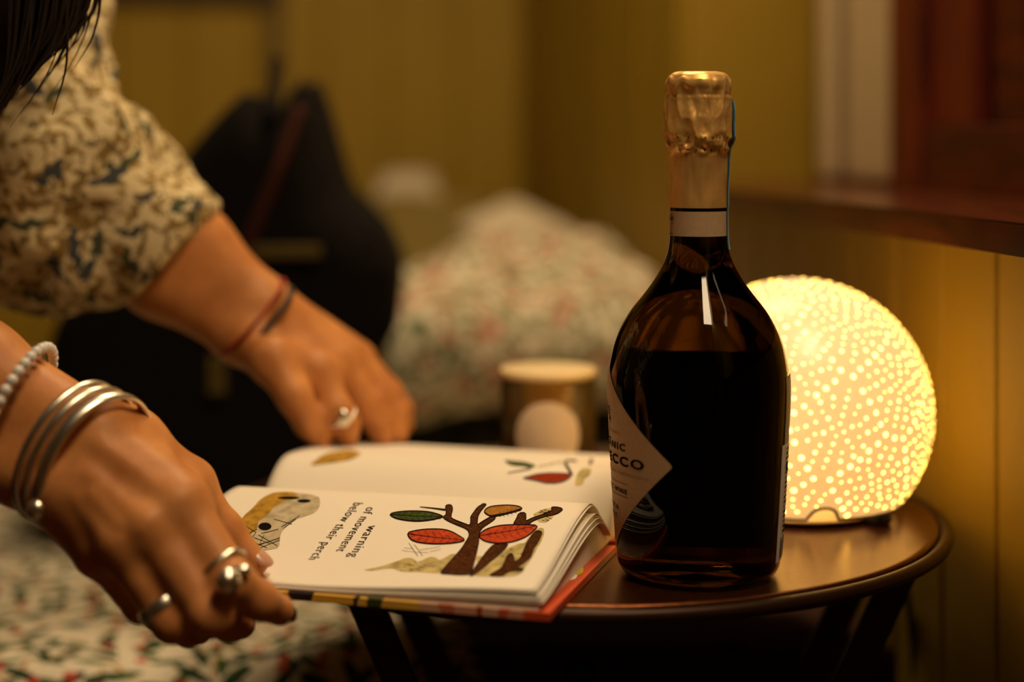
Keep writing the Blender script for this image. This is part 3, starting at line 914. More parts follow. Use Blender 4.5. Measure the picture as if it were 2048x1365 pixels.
for k in range(40): Fc.append((0, 1 + k, 1 + (k + 1) % 40))
for rr in range(7):
    for k in range(40): Fc.append((1 + rr * 40 + k, 1 + (rr + 1) * 40 + k, 1 + (rr + 1) * 40 + (k + 1) % 40, 1 + rr * 40 + (k + 1) % 40))
mesh_obj('round_label', V, Fc, CLABEL, candle)

# ================================================================ BOTTLE
BY = 0.999; BX = P(1397, 0, BY).x
def zpx(y): return ZC - (y - HY) / F * BY
MPX = BY / F
bottle = empty('prosecco_bottle', (BX, BY, T)); tag(bottle, 'dark sparkling wine bottle with gold foil neck and pale diamond label', 'bottle')
GP = [(1145, 133), (1143.5, 138), (1140, 148), (1133, 156), (1122, 161), (1105, 163.5), (1076, 165.5), (1029, 168.5), (982, 171.5), (930, 174.5), (888, 176.5), (822, 180), (790, 181.3), (762, 181.5), (740, 180), (715, 175.5), (690, 169.5), (663, 159.5), (640, 147.5), (618, 133.5), (600, 118), (585, 106), (570, 95), (556, 85.5), (541, 77), (527, 69.5), (515, 64.5), (500, 60), (485, 58), (470, 57), (440, 56.6), (400, 56.4), (330, 56), (240, 54)]
_zz = np.array([zpx(y) for y, _ in GP]); _rr = np.array([h * MPX for _, h in GP])
zs_ = np.concatenate([[_zz[0]], np.linspace(_zz[0] + 0.0006, _zz[-1], 260)])
rs_ = np.interp(zs_, _zz, _rr)
for _ in range(10):
    rs_[12:-1] = 0.25 * rs_[11:-2] + 0.5 * rs_[12:-1] + 0.25 * rs_[13:]
def RB(z): return float(np.interp(z, zs_, rs_))
prof = [(0.0005, T + 0.004), (0.030, T + 0.0015), (0.036, T + 0.0005)] + [(float(r), max(float(z), T + 0.0004)) for z, r in zip(zs_, rs_)] + [(0.0005, float(zs_[-1]))]
v, f = lathe(prof, 128, (BX, BY, 0)); mesh_obj('glass_body', v, f, GLASSB, bottle)
VIEW = 0.6 * math.atan2(BX, BY)             # the bottle stands right of the camera axis, so its seen front is turned a little
def BP(phi, z, off=0.0003, rf=None):
    r = (RB(z) if rf is None else rf(z)) + off
    phi = phi - VIEW
    return Vector((BX + r * math.sin(phi), BY - r * math.cos(phi), z))
# gold foil capsule
FP = [(142.5, 0.5), (143.2, 36), (145.5, 50), (151, 57.5), (160, 62.5), (170, 63.5), (185, 63.5), (200, 64.5), (235, 67), (262, 68.7), (278, 68.5), (290, 66), (303, 61.5), (315, 58.8), (335, 58), (380, 57.6), (414.5, 57.4)]
fz = np.linspace(414.5, 142.5, 170)
fr = np.interp(fz, [p[0] for p in FP], [p[1] for p in FP])
for _ in range(2): fr[1:-6] = 0.25 * fr[:-7] + 0.5 * fr[1:-6] + 0.25 * fr[2:-5]
def win(y, a, b, s): return 1 / (1 + math.exp(-(y - a) / s)) * 1 / (1 + math.exp((y - b) / s))
def ridge(x, y, z): return 1 - 2 * abs(mnoise.noise((x, y, z)))
def foil_r(r, y, a):
    cx, sx = math.cos(a), math.sin(a)
    up = win(y, 172, 285, 5); low = win(y, 300, 400, 14); rim = win(y, 160, 178, 3)
    d = 5.2 * up * ridge(cx * 2.6 + 3, sx * 2.6, y * 0.012) + 3.0 * up * mnoise.noise((cx * 5, sx * 5, y * 0.030)) - 3.0 * up
    d += 2.6 * low * mnoise.noise((cx * 3.5 + 9, sx * 3.5, y * 0.016)) + 1.8 * low * ridge(cx * 3.6, sx * 3.6, y * 0.008 + 4) - 1.2 * low
    d += rim * (2.2 + 4.0 * mnoise.noise((cx * 3.4, sx * 3.4, 8)))
    d -= (1.2 * math.exp(-((y - 190) / 3.0) ** 2) - 0.6 * math.exp(-((y - 197) / 3.0) ** 2)) * (0.6 + mnoise.noise((cx * 4, sx * 4, 1)))
    cr = win(y, 272, 305, 3.5)
    d += cr * (6.5 * mnoise.noise((cx * 3.2 + 2, sx * 3.2, y * 0.06)) + 2.6 * ridge(cx * 4.6, sx * 4.6, y * 0.05) - 2.6)
    d += 0.5 * mnoise.noise((cx * 14, sx * 14, y * 0.1)) * (up + cr)
    d += 1.6 * win(y, 143, 162, 2) * mnoise.noise((cx * 3 + y * 0.05, sx * 3, y * 0.08))
    if y < 156: d *= max(0, (y - 143) / 13)
    return r + d
V, Fc = [], []
nA = 260
for y, r in zip(fz, fr):
    for k in range(nA):
        a = 2 * math.pi * k / nA
        yo = y + (16.0 * win(y, 156, 182, 5) * mnoise.noise((math.cos(a) * 2.8, math.sin(a) * 2.8, 3)))
        R_ = foil_r(r, y, a) * MPX + 0.0004
        V.append((BX + R_ * math.sin(a), BY - R_ * math.cos(a), zpx(yo)))
for i in range(len(fz) - 1):
    for k in range(nA):
        k2 = (k + 1) % nA
        Fc.append((i * nA + k, i * nA + k2, (i + 1) * nA + k2, (i + 1) * nA + k))
Fc.append(tuple((len(fz) - 1) * nA + k for k in range(nA)))
foil = mesh_obj('foil_capsule', V, Fc, FOIL, bottle)
def foil_R(z): return float(np.interp(HY + (ZC - z) * F / BY, fz[::-1], fr[::-1])) * MPX + 0.0006
# little punched holes in two rows
V, Fc = [], []
for (yy, off) in ((275, -0.0004), (300, 0.0006)):
    for a in (-0.42, -0.18, 0.08, 0.30, 0.55, -0.7, 0.8):
        c = len(V); r0 = 1.6 * MPX; z = zpx(yy)
        RR = foil_r(float(np.interp(yy, fz[::-1], fr[::-1])), yy, a) * MPX + 0.0007
        for k in range(8):
            t = 2 * math.pi * k / 8
            ph = a + r0 * math.cos(t) / RR
            V.append((BX + RR * math.sin(ph), BY - RR * math.cos(ph), z + r0 * math.sin(t)))
        Fc.append(tuple(range(c, c + 8)))
mesh_obj('punch_holes', V, Fc, INK, foil)['kind'] = 'stuff'

def patch(name, phis, zrow, mat, parent, off=0.0003, rf=None):
    """zrow: list of (z, phi0, phi1)"""
    V, Fc = [], []
    n = phis
    for (z, a, b) in zrow:
        for k in range(n + 1): V.append(BP(a + (b - a) * k / n, z, off, rf))
    for i in range(len(zrow) - 1):
        for k in range(n): Fc.append((i * (n + 1) + k, i * (n + 1) + k + 1, (i + 1) * (n + 1) + k + 1, (i + 1) * (n + 1) + k))
    return mesh_obj(name, V, Fc, mat, parent)
D2 = math.radians
patch('neck_band', 96, [(zpx(470.5), -math.pi, math.pi), (zpx(446), -math.pi, math.pi), (zpx(421.5), -math.pi, math.pi)], PAPER, bottle, 0.0005)
# neck emblem
nb = [o for o in bottle.children if o.name.startswith('neck_band')][0]
def emblem(name, phi0, z0, hh, parent, rf=None, off=0.0008, seed=5):
    rg = random.Random(seed); V, Fc = [], []
    def quad(p0, p1, w):
        (a0, b0), (a1, b1) = p0, p1
        dx, dz = a1 - a0, b1 - b0; l = math.hypot(dx, dz) + 1e-9; nx, nz = -dz / l * w, dx / l * w
        c = len(V)
        for (x, z) in ((a0 + nx, b0 + nz), (a1 + nx, b1 + nz), (a1 - nx, b1 - nz), (a0 - nx, b0 - nz)):
            V.append(BP(phi0 + x / RB(z0), z0 + z, off, rf))
        Fc.append((c, c + 1, c + 2, c + 3))
    quad((0, -hh), (0, hh * 0.1), hh * 0.035)
    quad((-hh * 0.35, -hh), (hh * 0.35, -hh), hh * 0.03)
    for i in range(46):
        a = rg.uniform(-2.2, 2.2); r0 = rg.uniform(0.05, 0.5) * hh; r1 = r0 + rg.uniform(0.12, 0.25) * hh
        cx, cz = 0, hh * 0.35
        quad((cx + r0 * math.sin(a) * 0.8, cz + r0 * math.cos(a)), (cx + r1 * math.sin(a + 0.25) * 0.8, cz + r1 * math.cos(a + 0.25)), hh * 0.022)
    return mesh_obj(name, V, Fc, INK, parent, smooth=False)
emblem('tree_emblem', D2(-68), zpx(446), 21 * MPX, nb, off=0.0009, seed=9)
# paper strip over the neck at the right
def strip_R(z):
    return max(foil_R(z) if z > zpx(414.5) else 0, RB(z) + 0.0004)
rows = [zpx(y) for y in np.linspace(498, 200, 60)]
def stripR2(z):
    yy = HY + (ZC - z) * F / BY
    if yy > 414: return RB(z) + 0.0007
    return max(foil_r(float(np.interp(yy, fz[::-1], fr[::-1])), yy, a) for a in (D2(70), D2(76), D2(84))) * MPX + 0.0009
strip = patch('paper_strip', 10, [(z, D2(73), D2(118)) for z in rows], STRIPW, bottle, 0.0002, stripR2)
patch('blue_edge', 3, [(z, D2(66), D2(74.5)) for z in rows], BLUE, strip, 0.0003, stripR2)

# the diamond label
PH0, HW = D2(-82), D2(63.8)
zt, zm, zb = zpx(727), ZC - (935 - HY) / F * (BY - RB(zpx(935)) * math.cos(D2(18.4))), zpx(1094)
rows = []
for i in range(81):
    t = i / 80; z = zb + (zt - zb) * t
    w = (z - zb) / (zm - zb) if z < zm else (zt - z) / (zt - zm)
    w = max(0.004, w) * HW
    w = min(w, HW * 0.985 + 0.0)
    rows.append((z, PH0 - w, PH0 + w))
diamond = patch('diamond_label', 48, rows, PAPER, bottle, 0.0004)

def text_mesh(body, spacing=1.0, offset=0.0):
    cu = bpy.data.curves.new('lettering', 'FONT'); cu.body = body; cu.size = 1.0; cu.space_character = spacing; cu.offset = offset; cu.resolution_u = 4
    o = bpy.data.objects.new('lettering', cu); COL.objects.link(o)
    dg = bpy.context.evaluated_depsgraph_get()
    me = bpy.data.meshes.new_from_object(o.evaluated_get(dg))
    v = np.array([x.co[:2] for x in me.vertices]); f = [tuple(p.vertices) for p in me.polygons]
    bpy.data.objects.remove(o, do_unlink=True); bpy.data.curves.remove(cu); bpy.data.meshes.remove(me)
    return v, f
def label_text(name, body, half, zc, height, mat=INK, bold=0.0, spacing=1.25, phc=PH0, parent=diamond):
    v, f = text_mesh(body, spacing, bold)
    x0, x1 = v[:, 0].min(), v[:, 0].max(); y0, y1 = v[:, 1].min(), v[:, 1].max()
    pts = [BP(phc + (-half + 2 * half * (x - x0) / (x1 - x0)), zc + height * ((y - y0) / (y1 - y0) - 0.5), 0.0007) for x, y in v]
    return mesh_obj(name, pts, f, mat, parent, smooth=False)
def zrow(y, px):
    r = RB(zpx(y)); ph = math.asin(max(-1, min(1, (px - 1397) * MPX / r)))
    return ZC - (y - HY) / F * (BY - r * math.cos(ph))
emblem('tree_emblem', PH0 + D2(2), zrow(842, 1224), 0.0108, diamond, off=0.0007)
label_text('small_print', 'CERTIFIED ORGANIC', D2(22), zrow(868, 1237), 0.0017, INKG)
label_text('lettering', 'ORGANIC', D2(27), zrow(896, 1243), 0.0042, bold=0.022)
label_text('lettering', 'PROSECCO', D2(43.5), zrow(931, 1272), 0.0056, bold=0.03)
label_text('small_print', 'DENOMINAZIONE DI ORIGINE CONTROLLATA', D2(46), zrow(958, 1280), 0.0019, INKG)
label_text('lettering', 'ORGANIC WINE', D2(27), zrow(985.5, 1250), 0.0030, bold=0.025)
label_text('lettering', 'EXTRA', D2(15), zrow(1014, 1235), 0.0031)
label_text('lettering', 'DRY', D2(11), zrow(1028, 1231), 0.0031)
for yy in (970, 996):
    z = zrow(yy, 1250); patch('rule_line', 16, [(z - 0.00012, PH0 - D2(28), PH0 + D2(28)), (z + 0.00012, PH0 - D2(28), PH0 + D2(28))], INK, diamond, 0.0007)

# back labels at the right edge
def back_rows(y0, y1, a0, a1, n=10):
    return [(zpx(y), a0, a1) for y in np.linspace(y1, y0, n)]
patch('grey_label', 40, back_rows(745, 876.5, D2(67), D2(222)), PAPERG, bottle, 0.0004)
white = patch('white_label', 40, back_rows(876, 1107, D2(63), D2(222), 14), PAPERW, bottle, 0.0004)
rg = random.Random(3)
for i in range(18):
    y = 884 + i * 9.6
    if 910 < y < 932: continue
    patch('print_line', 4, [(zpx(y + 4.6), D2(71 + rg.uniform(0, 2)), D2(rg.uniform(88, 118))), (zpx(y), D2(71), D2(rg.uniform(88, 118)))], INK if i % 3 else INKG, white, 0.0007)
patch('print_emblem', 4, [(zpx(930), D2(72), D2(79)), (zpx(912), D2(72), D2(79))], INK, white, 0.0007)
a = 69
while a < 120:
    w = rg.choice((0.5, 0.9, 1.4)); patch('barcode_bar', 1, [(zpx(1100), D2(a), D2(a + w)), (zpx(1060), D2(a), D2(a + w))], INK, white, 0.0007); a += w + rg.choice((0.7, 1.1, 1.5))

# ================================================================ BOOK
C0 = Vector((0.0186, 0.896, 0)); BA = Vector((-0.959, 0.284, 0)); BB = Vector((0.284, 0.959, 0)); BLEN, BW_ = 0.242, 0.16
book = empty('picture_book', C0 + BA * BLEN / 2 + BB * BW_ + Vector((0, 0, T))); tag(book, 'open illustrated picture book with leafy tree drawing and red floral cover', 'book')
def herm(t, p0, p1, m0, m1):
    return (2 * t ** 3 - 3 * t ** 2 + 1) * p0 + (t ** 3 - 2 * t ** 2 + t) * m0 + (-2 * t ** 3 + 3 * t ** 2) * p1 + (t ** 3 - t ** 2) * m1
def hprof(t, w, hg, tr, hr, he, se):
    if t < tr: return hg + (hr - hg) * math.sin(math.pi / 2 * t / tr) ** 0.85
    q = (t - tr) / (w - tr)
    return herm(q, hr, he, 0.0, se * (w - tr))
def edge_h(s):
    q = max(0.0, min(1.0, s / 0.15)); q = q * q * (3 - 2 * q)
    return 0.0140 + (0.0068 - 0.0140) * q
def near_pt(s, t, k=0.0, w=BW_):
    """k = 0 is the top sheet, 1 the lowest loose one"""
    hr = 0.0325 + 0.0032 * (1 - s / BLEN) - 0.0125 * k; he = edge_h(s) * (1 - 0.62 * k) + 0.0030 * k
    h = hprof(t, BW_, 0.011 - 0.002 * k, 0.036, hr, he, -0.055 + 0.03 * k)
    p = C0 + BA * s + BB * (BW_ - t)
    return Vector((p.x, p.y, T + h))
def far_pt(s, t, k=0.0):
    hr = 0.0395 - 0.004 * k; he = 0.0285 - 0.006 * k
    h = hprof(t, BW_, 0.011 - 0.001 * k, 0.044, hr, he, -0.10)
    p = C0 + BA * s + BB * (BW_ + t)
    return Vector((p.x, p.y, T + h))
def sheet(name, fn, mat, parent, s0=0.004, s1=BLEN - 0.004, w=BW_ - 0.0025, ns=40, nt_=64, th=0.00016, **kw):
    V, Fc = [], []
    for side in (0, 1):
        for i in range(ns + 1):
            for j in range(nt_ + 1):
                q = j / nt_; t = w * (q ** 1.35)
                p = fn(s0 + (s1 - s0) * i / ns, t, **kw); p.z -= th * side
                V.append(p)
    m = (ns + 1) * (nt_ + 1)
    for i in range(ns):
        for j in range(nt_):
            q = (i * (nt_ + 1) + j, (i + 1) * (nt_ + 1) + j, (i + 1) * (nt_ + 1) + j + 1, i * (nt_ + 1) + j + 1)
            Fc.append(q); Fc.append(tuple(x + m for x in q[::-1]))
    ring = [i * (nt_ + 1) for i in range(ns + 1)] + [ns * (nt_ + 1) + j for j in range(1, nt_ + 1)] + [i * (nt_ + 1) + nt_ for i in range(ns - 1, -1, -1)] + [j for j in range(nt_ - 1, 0, -1)]
    for a, b in zip(ring, ring[1:] + ring[:1]): Fc.append((a, b, b + m, a + m))
    o = mesh_obj(name, V, Fc, mat, parent)
    bm = bmesh.new(); bm.from_mesh(o.data); bmesh.ops.recalc_face_normals(bm, faces=bm.faces); bm.to_mesh(o.data); bm.free()
    if o.data.polygons[0].normal.z < 0: o.data.flip_normals()
    return o
page_n = sheet('page', near_pt, PAGE, book, s0=0.0085, w=BW_ - 0.0062)
page_f = sheet('page', far_pt, PAGE, book)
for i, k in enumerate((0.10, 0.48, 0.60, 0.72, 0.84, 0.94)):
    sheet('page', near_pt, PAGE, book, w=BW_ - 0.0058 + 0.0030 * k + (0.0006, -0.0004, 0.0003, 0.0007, -0.0002, 0.0004)[i], s0=0.0075 - 0.004 * k + (0.0003, -0.0003, 0.0002, -0.0004, 0.0002, -0.0003)[i], ns=16, nt_=40, th=0.00014, k=k)
# page blocks under the loose sheets
PEDGE, nt, b = new_mat('stacked_page_edges')
b.inputs['Roughness'].default_value = 0.8
tc = N(nt, 'ShaderNodeTexCoord'); wv = N(nt, 'ShaderNodeTexWave'); wv.bands_direction = 'Z'; wv.inputs['Scale'].default_value = 420; wv.inputs['Distortion'].default_value = 2.0
L(nt, tc.outputs['Object'], wv.inputs['Vector'])
rp = N(nt, 'ShaderNodeValToRGB'); rp.color_ramp.elements[0].color = (0.62, 0.54, 0.44, 1); rp.color_ramp.elements[1].color = (0.82, 0.75, 0.64, 1)
L(nt, wv.outputs['Fac'], rp.inputs['Fac']); L(nt, rp.outputs['Color'], b.inputs['Base Color'])
def block(fn, top_k, name, zb=0.0048, w=BW_ - 0.0028, ns=30, nt_=40):
    V, Fc = [], []
    for side in (0, 1):
        for i in range(ns + 1):
            for j in range(nt_ + 1):
                t = (w - (0.0025 if not side else 0.0)) * (j / nt_) ** 1.3
                sa = 0.0074 if not side else 0.0056
                p = fn(sa + (BLEN - 2 * sa) * i / ns, t, k=top_k)
                if side: p.z = T + zb
                else: p.z = max(p.z - 0.0003, T + zb + 0.0008)
                V.append(p)
    m = (ns + 1) * (nt_ + 1)
    for i in range(ns):
        for j in range(nt_):
            q = (i * (nt_ + 1) + j, (i + 1) * (nt_ + 1) + j, (i + 1) * (nt_ + 1) + j + 1, i * (nt_ + 1) + j + 1)
            Fc.append(q); Fc.append(tuple(x + m for x in q[::-1]))
    ring = [i * (nt_ + 1) for i in range(ns + 1)] + [ns * (nt_ + 1) + j for j in range(1, nt_ + 1)] + [i * (nt_ + 1) + nt_ for i in range(ns - 1, -1, -1)] + [j for j in range(nt_ - 1, 0, -1)]
    for a, b in zip(ring, ring[1:] + ring[:1]): Fc.append((a, b, b + m, a + m))
    o = mesh_obj(name, V, Fc, PEDGE, book, smooth=False)
    bm = bmesh.new(); bm.from_mesh(o.data); bmesh.ops.recalc_face_normals(bm, faces=bm.faces); bm.to_mesh(o.data); bm.free()
block(near_pt, 1.0, 'page_block'); block(far_pt, 1.0, 'page_block')
# cover boards
COVER, nt, b = new_mat('red_floral_cover_print')
b.inputs['Roughness'].default_value = 0.4
tc = N(nt, 'ShaderNodeTexCoord'); at = N(nt, 'ShaderNodeAttribute'); at.attribute_name = 'along'
nz = N(nt, 'ShaderNodeTexNoise'); nz.inputs['Scale'].default_value = 90; L(nt, tc.outputs['Object'], nz.inputs['Vector'])
ad = N(nt, 'ShaderNodeMath', operation='MULTIPLY_ADD'); ad.inputs[1].default_value = 0.05; L(nt, nz.outputs['Fac'], ad.inputs[0]); L(nt, at.outputs['Fac'], ad.inputs[2])
rp = N(nt, 'ShaderNodeValToRGB'); cr = rp.color_ramp; cr.interpolation = 'CONSTANT'
stops = [(0.0, (0.62, 0.085, 0.025)), (0.085, (0.66, 0.30, 0.20)), (0.115, (0.60, 0.11, 0.05)), (0.14, (0.68, 0.40, 0.30)), (0.17, (0.35, 0.05, 0.03)), (0.19, (0.66, 0.34, 0.22)), (0.24, (0.55, 0.16, 0.09)), (0.27, (0.66, 0.40, 0.26)), (0.315, (0.78, 0.45, 0.07)), (0.41, (0.04, 0.06, 0.01)), (0.445, (0.78, 0.50, 0.08)), (0.46, (0.03, 0.02, 0.01)), (0.475, (0.80, 0.46, 0.06)), (0.575, (0.02, 0.012, 0.01)), (0.63, (0.80, 0.44, 0.06))]
cr.elements[0].position = 0; cr.elements[0].color = stops[0][1] + (1,); cr.elements[1].position = stops[1][0]; cr.elements[1].color = stops[1][1] + (1,)
for p_, c_ in stops[2:]:
    e = cr.elements.new(p_); e.color = c_ + (1,)
L(nt, ad.outputs[0], rp.inputs['Fac']); L(nt, rp.outputs['Color'], b.inputs['Base Color'])
def board(name, y0, y1, z0=0.0004, z1=0.0046, s0=-0.001, s1=BLEN + 0.001):
    def f(s, t, z):
        p = C0 + BA * s + BB * t
        return (p.x, p.y, T + z)
    V, Fc = [], []
    ns = 60
    cs = [(y0, z0), (y1, z0), (y1, z1), (y0, z1)]
    for i in range(ns + 1):
        s = s0 + (s1 - s0) * i / ns
        for (t, z) in cs: V.append(f(s, t, z))
    for i in range(ns):
        for k in range(4):
            k2 = (k + 1) % 4
            Fc.append((i * 4 + k, i * 4 + k2, (i + 1) * 4 + k2, (i + 1) * 4 + k))
    Fc.append((0, 1, 2, 3)); Fc.append(tuple(ns * 4 + k for k in (3, 2, 1, 0)))
    o = mesh_obj(name, V, Fc, COVER, book, smooth=False)
    bm = bmesh.new(); bm.from_mesh(o.data); bmesh.ops.recalc_face_normals(bm, faces=bm.faces); bm.to_mesh(o.data); bm.free()
    at_ = o.data.attributes.new('along', 'FLOAT', 'POINT')
    at_.data.foreach_set('value', np.repeat(np.linspace(0, 1, ns + 1), 4).astype(np.float32))
    return o
cov_n = board('cover_board', 0.0, BW_ - 0.006)
board('cover_board', BW_ + 0.006, 2 * BW_)
board('spine_board', BW_ - 0.0055, BW_ + 0.0055, 0.0004, 0.0026)

# ---- the printed drawings, lying on the paper
def to_px(p): return np.array([HX + p.x / p.y * F, HY + (ZC - p.z) / p.y * F])
class Surf:
    def __init__(self, fn):
        self.fn = fn
        near = fn is near_pt
        self.S = np.linspace(0.003, BLEN - 0.003, 60); self.lo = []
        for s in self.S:                      # the part of the page that faces the reader over its own ridge
            tt = np.linspace(0.002, 0.09, 120); yy = [to_px(fn(s, t))[1] for t in tt]
            self.lo.append(tt[int(np.argmin(yy))] + 0.0006 if near else 0.002)
        self.st = np.array([(s, l + (BW_ - 0.003 - l) * q) for s, l in zip(self.S, self.lo) for q in np.linspace(0, 1, 110)]); self.px = np.array([to_px(fn(s, t)) for s, t in self.st])
    def solve(self, x, y):
        d = ((self.px - (x, y)) ** 2).sum(1)
        i = int(np.argmin(d)); s, t = self.st[i]
        for _ in range(8):
            p = to_px(self.fn(s, t)); e = 1e-5
            J = np.stack([(to_px(self.fn(s + e, t)) - p) / e, (to_px(self.fn(s, t + e)) - p) / e], 1)
            dlt, *_r = np.linalg.lstsq(J, np.array([x, y]) - p, rcond=1e-4)
            s += float(np.clip(dlt[0], -0.003, 0.003)); t += float(np.clip(dlt[1], -0.004, 0.004))
            s = min(max(s, 0.005), BLEN - 0.005); t = min(max(t, float(np.interp(s, self.S, self.lo))), BW_ - 0.004)
        return s, t
NEAR, FAR = Surf(near_pt), Surf(far_pt)
def lift(surf, s, t, layer):
    e = 1e-4
    p = surf.fn(s, t); n = (surf.fn(s + e, t) - p).cross(surf.fn(s, t + e) - p).normalized()
    if n.z < 0: n = -n
    return p + n * (0.00012 + 0.00009 * layer)
def densify(poly, step, closed=True):
    out = []
    n = len(poly)
    for i in range(n if closed else n - 1):
        a, b = np.array(poly[i], float), np.array(poly[(i + 1) % n], float)
        m = max(1, int(np.linalg.norm(b - a) / step))
        for k in range(m): out.append(tuple(a + (b - a) * k / m))
    if not closed: out.append(tuple(poly[-1]))
    return out
def rounded(poly, it=2):
    p = [np.array(q, float) for q in poly]
    for _ in range(it):
        o = []
        for i in range(len(p)):
            a, b = p[i], p[(i + 1) % len(p)]
            o += [a * 0.75 + b * 0.25, a * 0.25 + b * 0.75]
        p = o
    return [tuple(q) for q in p]
def area_print(name, surf, poly, mat, layer, parent, rough=0):
    pts = rounded(poly, 1)
    st = [surf.solve(*p) for p in densify(pts, 3.0)]
    # drop repeats
    q = [st[0]]
    for a in st[1:]:
        if math.hypot(a[0] - q[-1][0], a[1] - q[-1][1]) > 2e-5: q.append(a)
    if math.hypot(q[0][0] - q[-1][0], q[0][1] - q[-1][1]) < 2e-5: q.pop()
    n = len(q)
    v2 = [Vector(a) for a in q]
    ss = [a[0] for a in q]; tt = [a[1] for a in q]
    g = 0.004
    for i in range(int((max(ss) - min(ss)) / g) + 1):
        for j in range(int((max(tt) - min(tt)) / g) + 1):
            v2.append(Vector((min(ss) + i * g + 1e-6, min(tt) + j * g + 1.3e-6)))
    ov, oe, of, *_x = delaunay_2d_cdt(v2, [], [list(range(n))], 1, 1e-7)
    V = [lift(surf, a.x, a.y, layer) for a in ov]
    o = mesh_obj(name, V, of, mat, parent)
    return o
def line_print(surf, strokes, layer):
    V, Fc = [], []
    for pts, w in strokes:
        d = densify(pts, 3.0, False); c = len(V); m = len(d)
        ws = w if isinstance(w, tuple) else (w, w)
        for i, p in enumerate(d):
            a = np.array(d[max(i - 1, 0)]); b = np.array(d[min(i + 1, m - 1)]); e = b - a; l = np.linalg.norm(e) + 1e-9
            nn = np.array((-e[1], e[0])) / l * (ws[0] + (ws[1] - ws[0]) * i / max(1, m - 1)) / 2
            for sg in (1, -1):
                s, t = surf.solve(p[0] + nn[0] * sg, p[1] + nn[1] * sg)
                V.append(lift(surf, s, t, layer))
        for i in range(m - 1): Fc.append((c + 2 * i, c + 2 * i + 1, c + 2 * i + 3, c + 2 * i + 2))
    return V, Fc
def ZA(pts): return [(760 + x / 5.389, 980 + y / 5.389) for x, y in pts]     # detail views -> frame pixels
def ZB(pts): return [(380 + x / 3.5, 900 + y / 3.5) for x, y in pts]
def ZF(pts): return [(980 + x / 8.533, 880 + y / 8.533) for x, y in pts]
def ZG(pts): return [(600 + x / 5.46, 880 + y / 5.46) for x, y in pts]
PRED = plain('printed_red', (0.47, 0.062, 0.020), 0.9, spec=0.02, vary=0.25, scale=350)
PGREEN = plain('printed_green', (0.055, 0.075, 0.020), 0.9, spec=0.02, vary=0.3, scale=350)
POCHRE = plain('printed_ochre', (0.36, 0.155, 0.030), 0.9, spec=0.02, vary=0.25, scale=350)
PWASH = plain('printed_olive_wash', (0.50, 0.40, 0.17), 0.9, spec=0.02, vary=0.35, scale=130)
PGREY = plain('printed_grey_wash', (0.47, 0.40, 0.27), 0.9, spec=0.02, vary=0.25, scale=160)
PGOLD = plain('printed_gold_wash', (0.42, 0.235, 0.035), 0.9, spec=0.02, vary=0.35, scale=170)
BARK, nt, b = new_mat('printed_bark')
b.inputs['Roughness'].default_value = 0.9; b.inputs['Specular IOR Level'].default_value = 0.02
tc = N(nt, 'ShaderNodeTexCoord'); mp = N(nt, 'ShaderNodeMapping'); mp.inputs['Rotation'].default_value = (0, 0, 0.3); mp.inputs['Scale'].default_value = (1, 0.4, 0); L(nt, tc.outputs['Object'], mp.inputs['Vector'])
bk = N(nt, 'ShaderNodeTexBrick'); bk.inputs['Scale'].default_value = 260; bk.inputs['Mortar Size'].default_value = 0.035
bk.inputs['Color1'].default_value = (0.13, 0.045, 0.012, 1); bk.inputs['Color2'].default_value = (0.07, 0.022, 0.007, 1); bk.inputs['Mortar'].default_value = (0.025, 0.009, 0.006, 1)
L(nt, mp.outputs['Vector'], bk.inputs['Vector']); L(nt, bk.outputs['Color'], b.inputs['Base Color'])

wash1 = ZA([(-190, 868), (-60, 845), (0, 832), (60, 815), (130, 790), (210, 765), (260, 740), (330, 735), (380, 760), (405, 795), (460, 760), (540, 725), (600, 730), (640, 765), (700, 735), (760, 700), (800, 690), (850, 705), (800, 800), (700, 905), (560, 902), (420, 888), (300, 890), (200, 880), (150, 852), (60, 852), (0, 865), (-100, 880)])
wash2 = ZA([(1000, 935), (1080, 860), (1020, 720), (1100, 715), (1200, 770), (1290, 700), (1350, 640), (1420, 615), (1500, 580), (1560, 580), (1600, 520), (1660, 450), (1720, 410), (1770, 420), (1770, 480), (1740, 560), (1690, 640), (1640, 740), (1560, 840), (1550, 880), (1480, 930), (1340, 945), (1150, 938)])
wash3 = ZA([(1640, 270), (1700, 240), (1760, 210), (1850, 195), (1880, 290), (1830, 320), (1790, 360), (1700, 350), (1690, 300)])
area_print('foliage_print', NEAR, wash1, PWASH, 0, page_n); area_print('foliage_print', NEAR, wash2, PWASH, 0, page_n); area_print('foliage_print', NEAR, wash3, PWASH, 0, page_n)
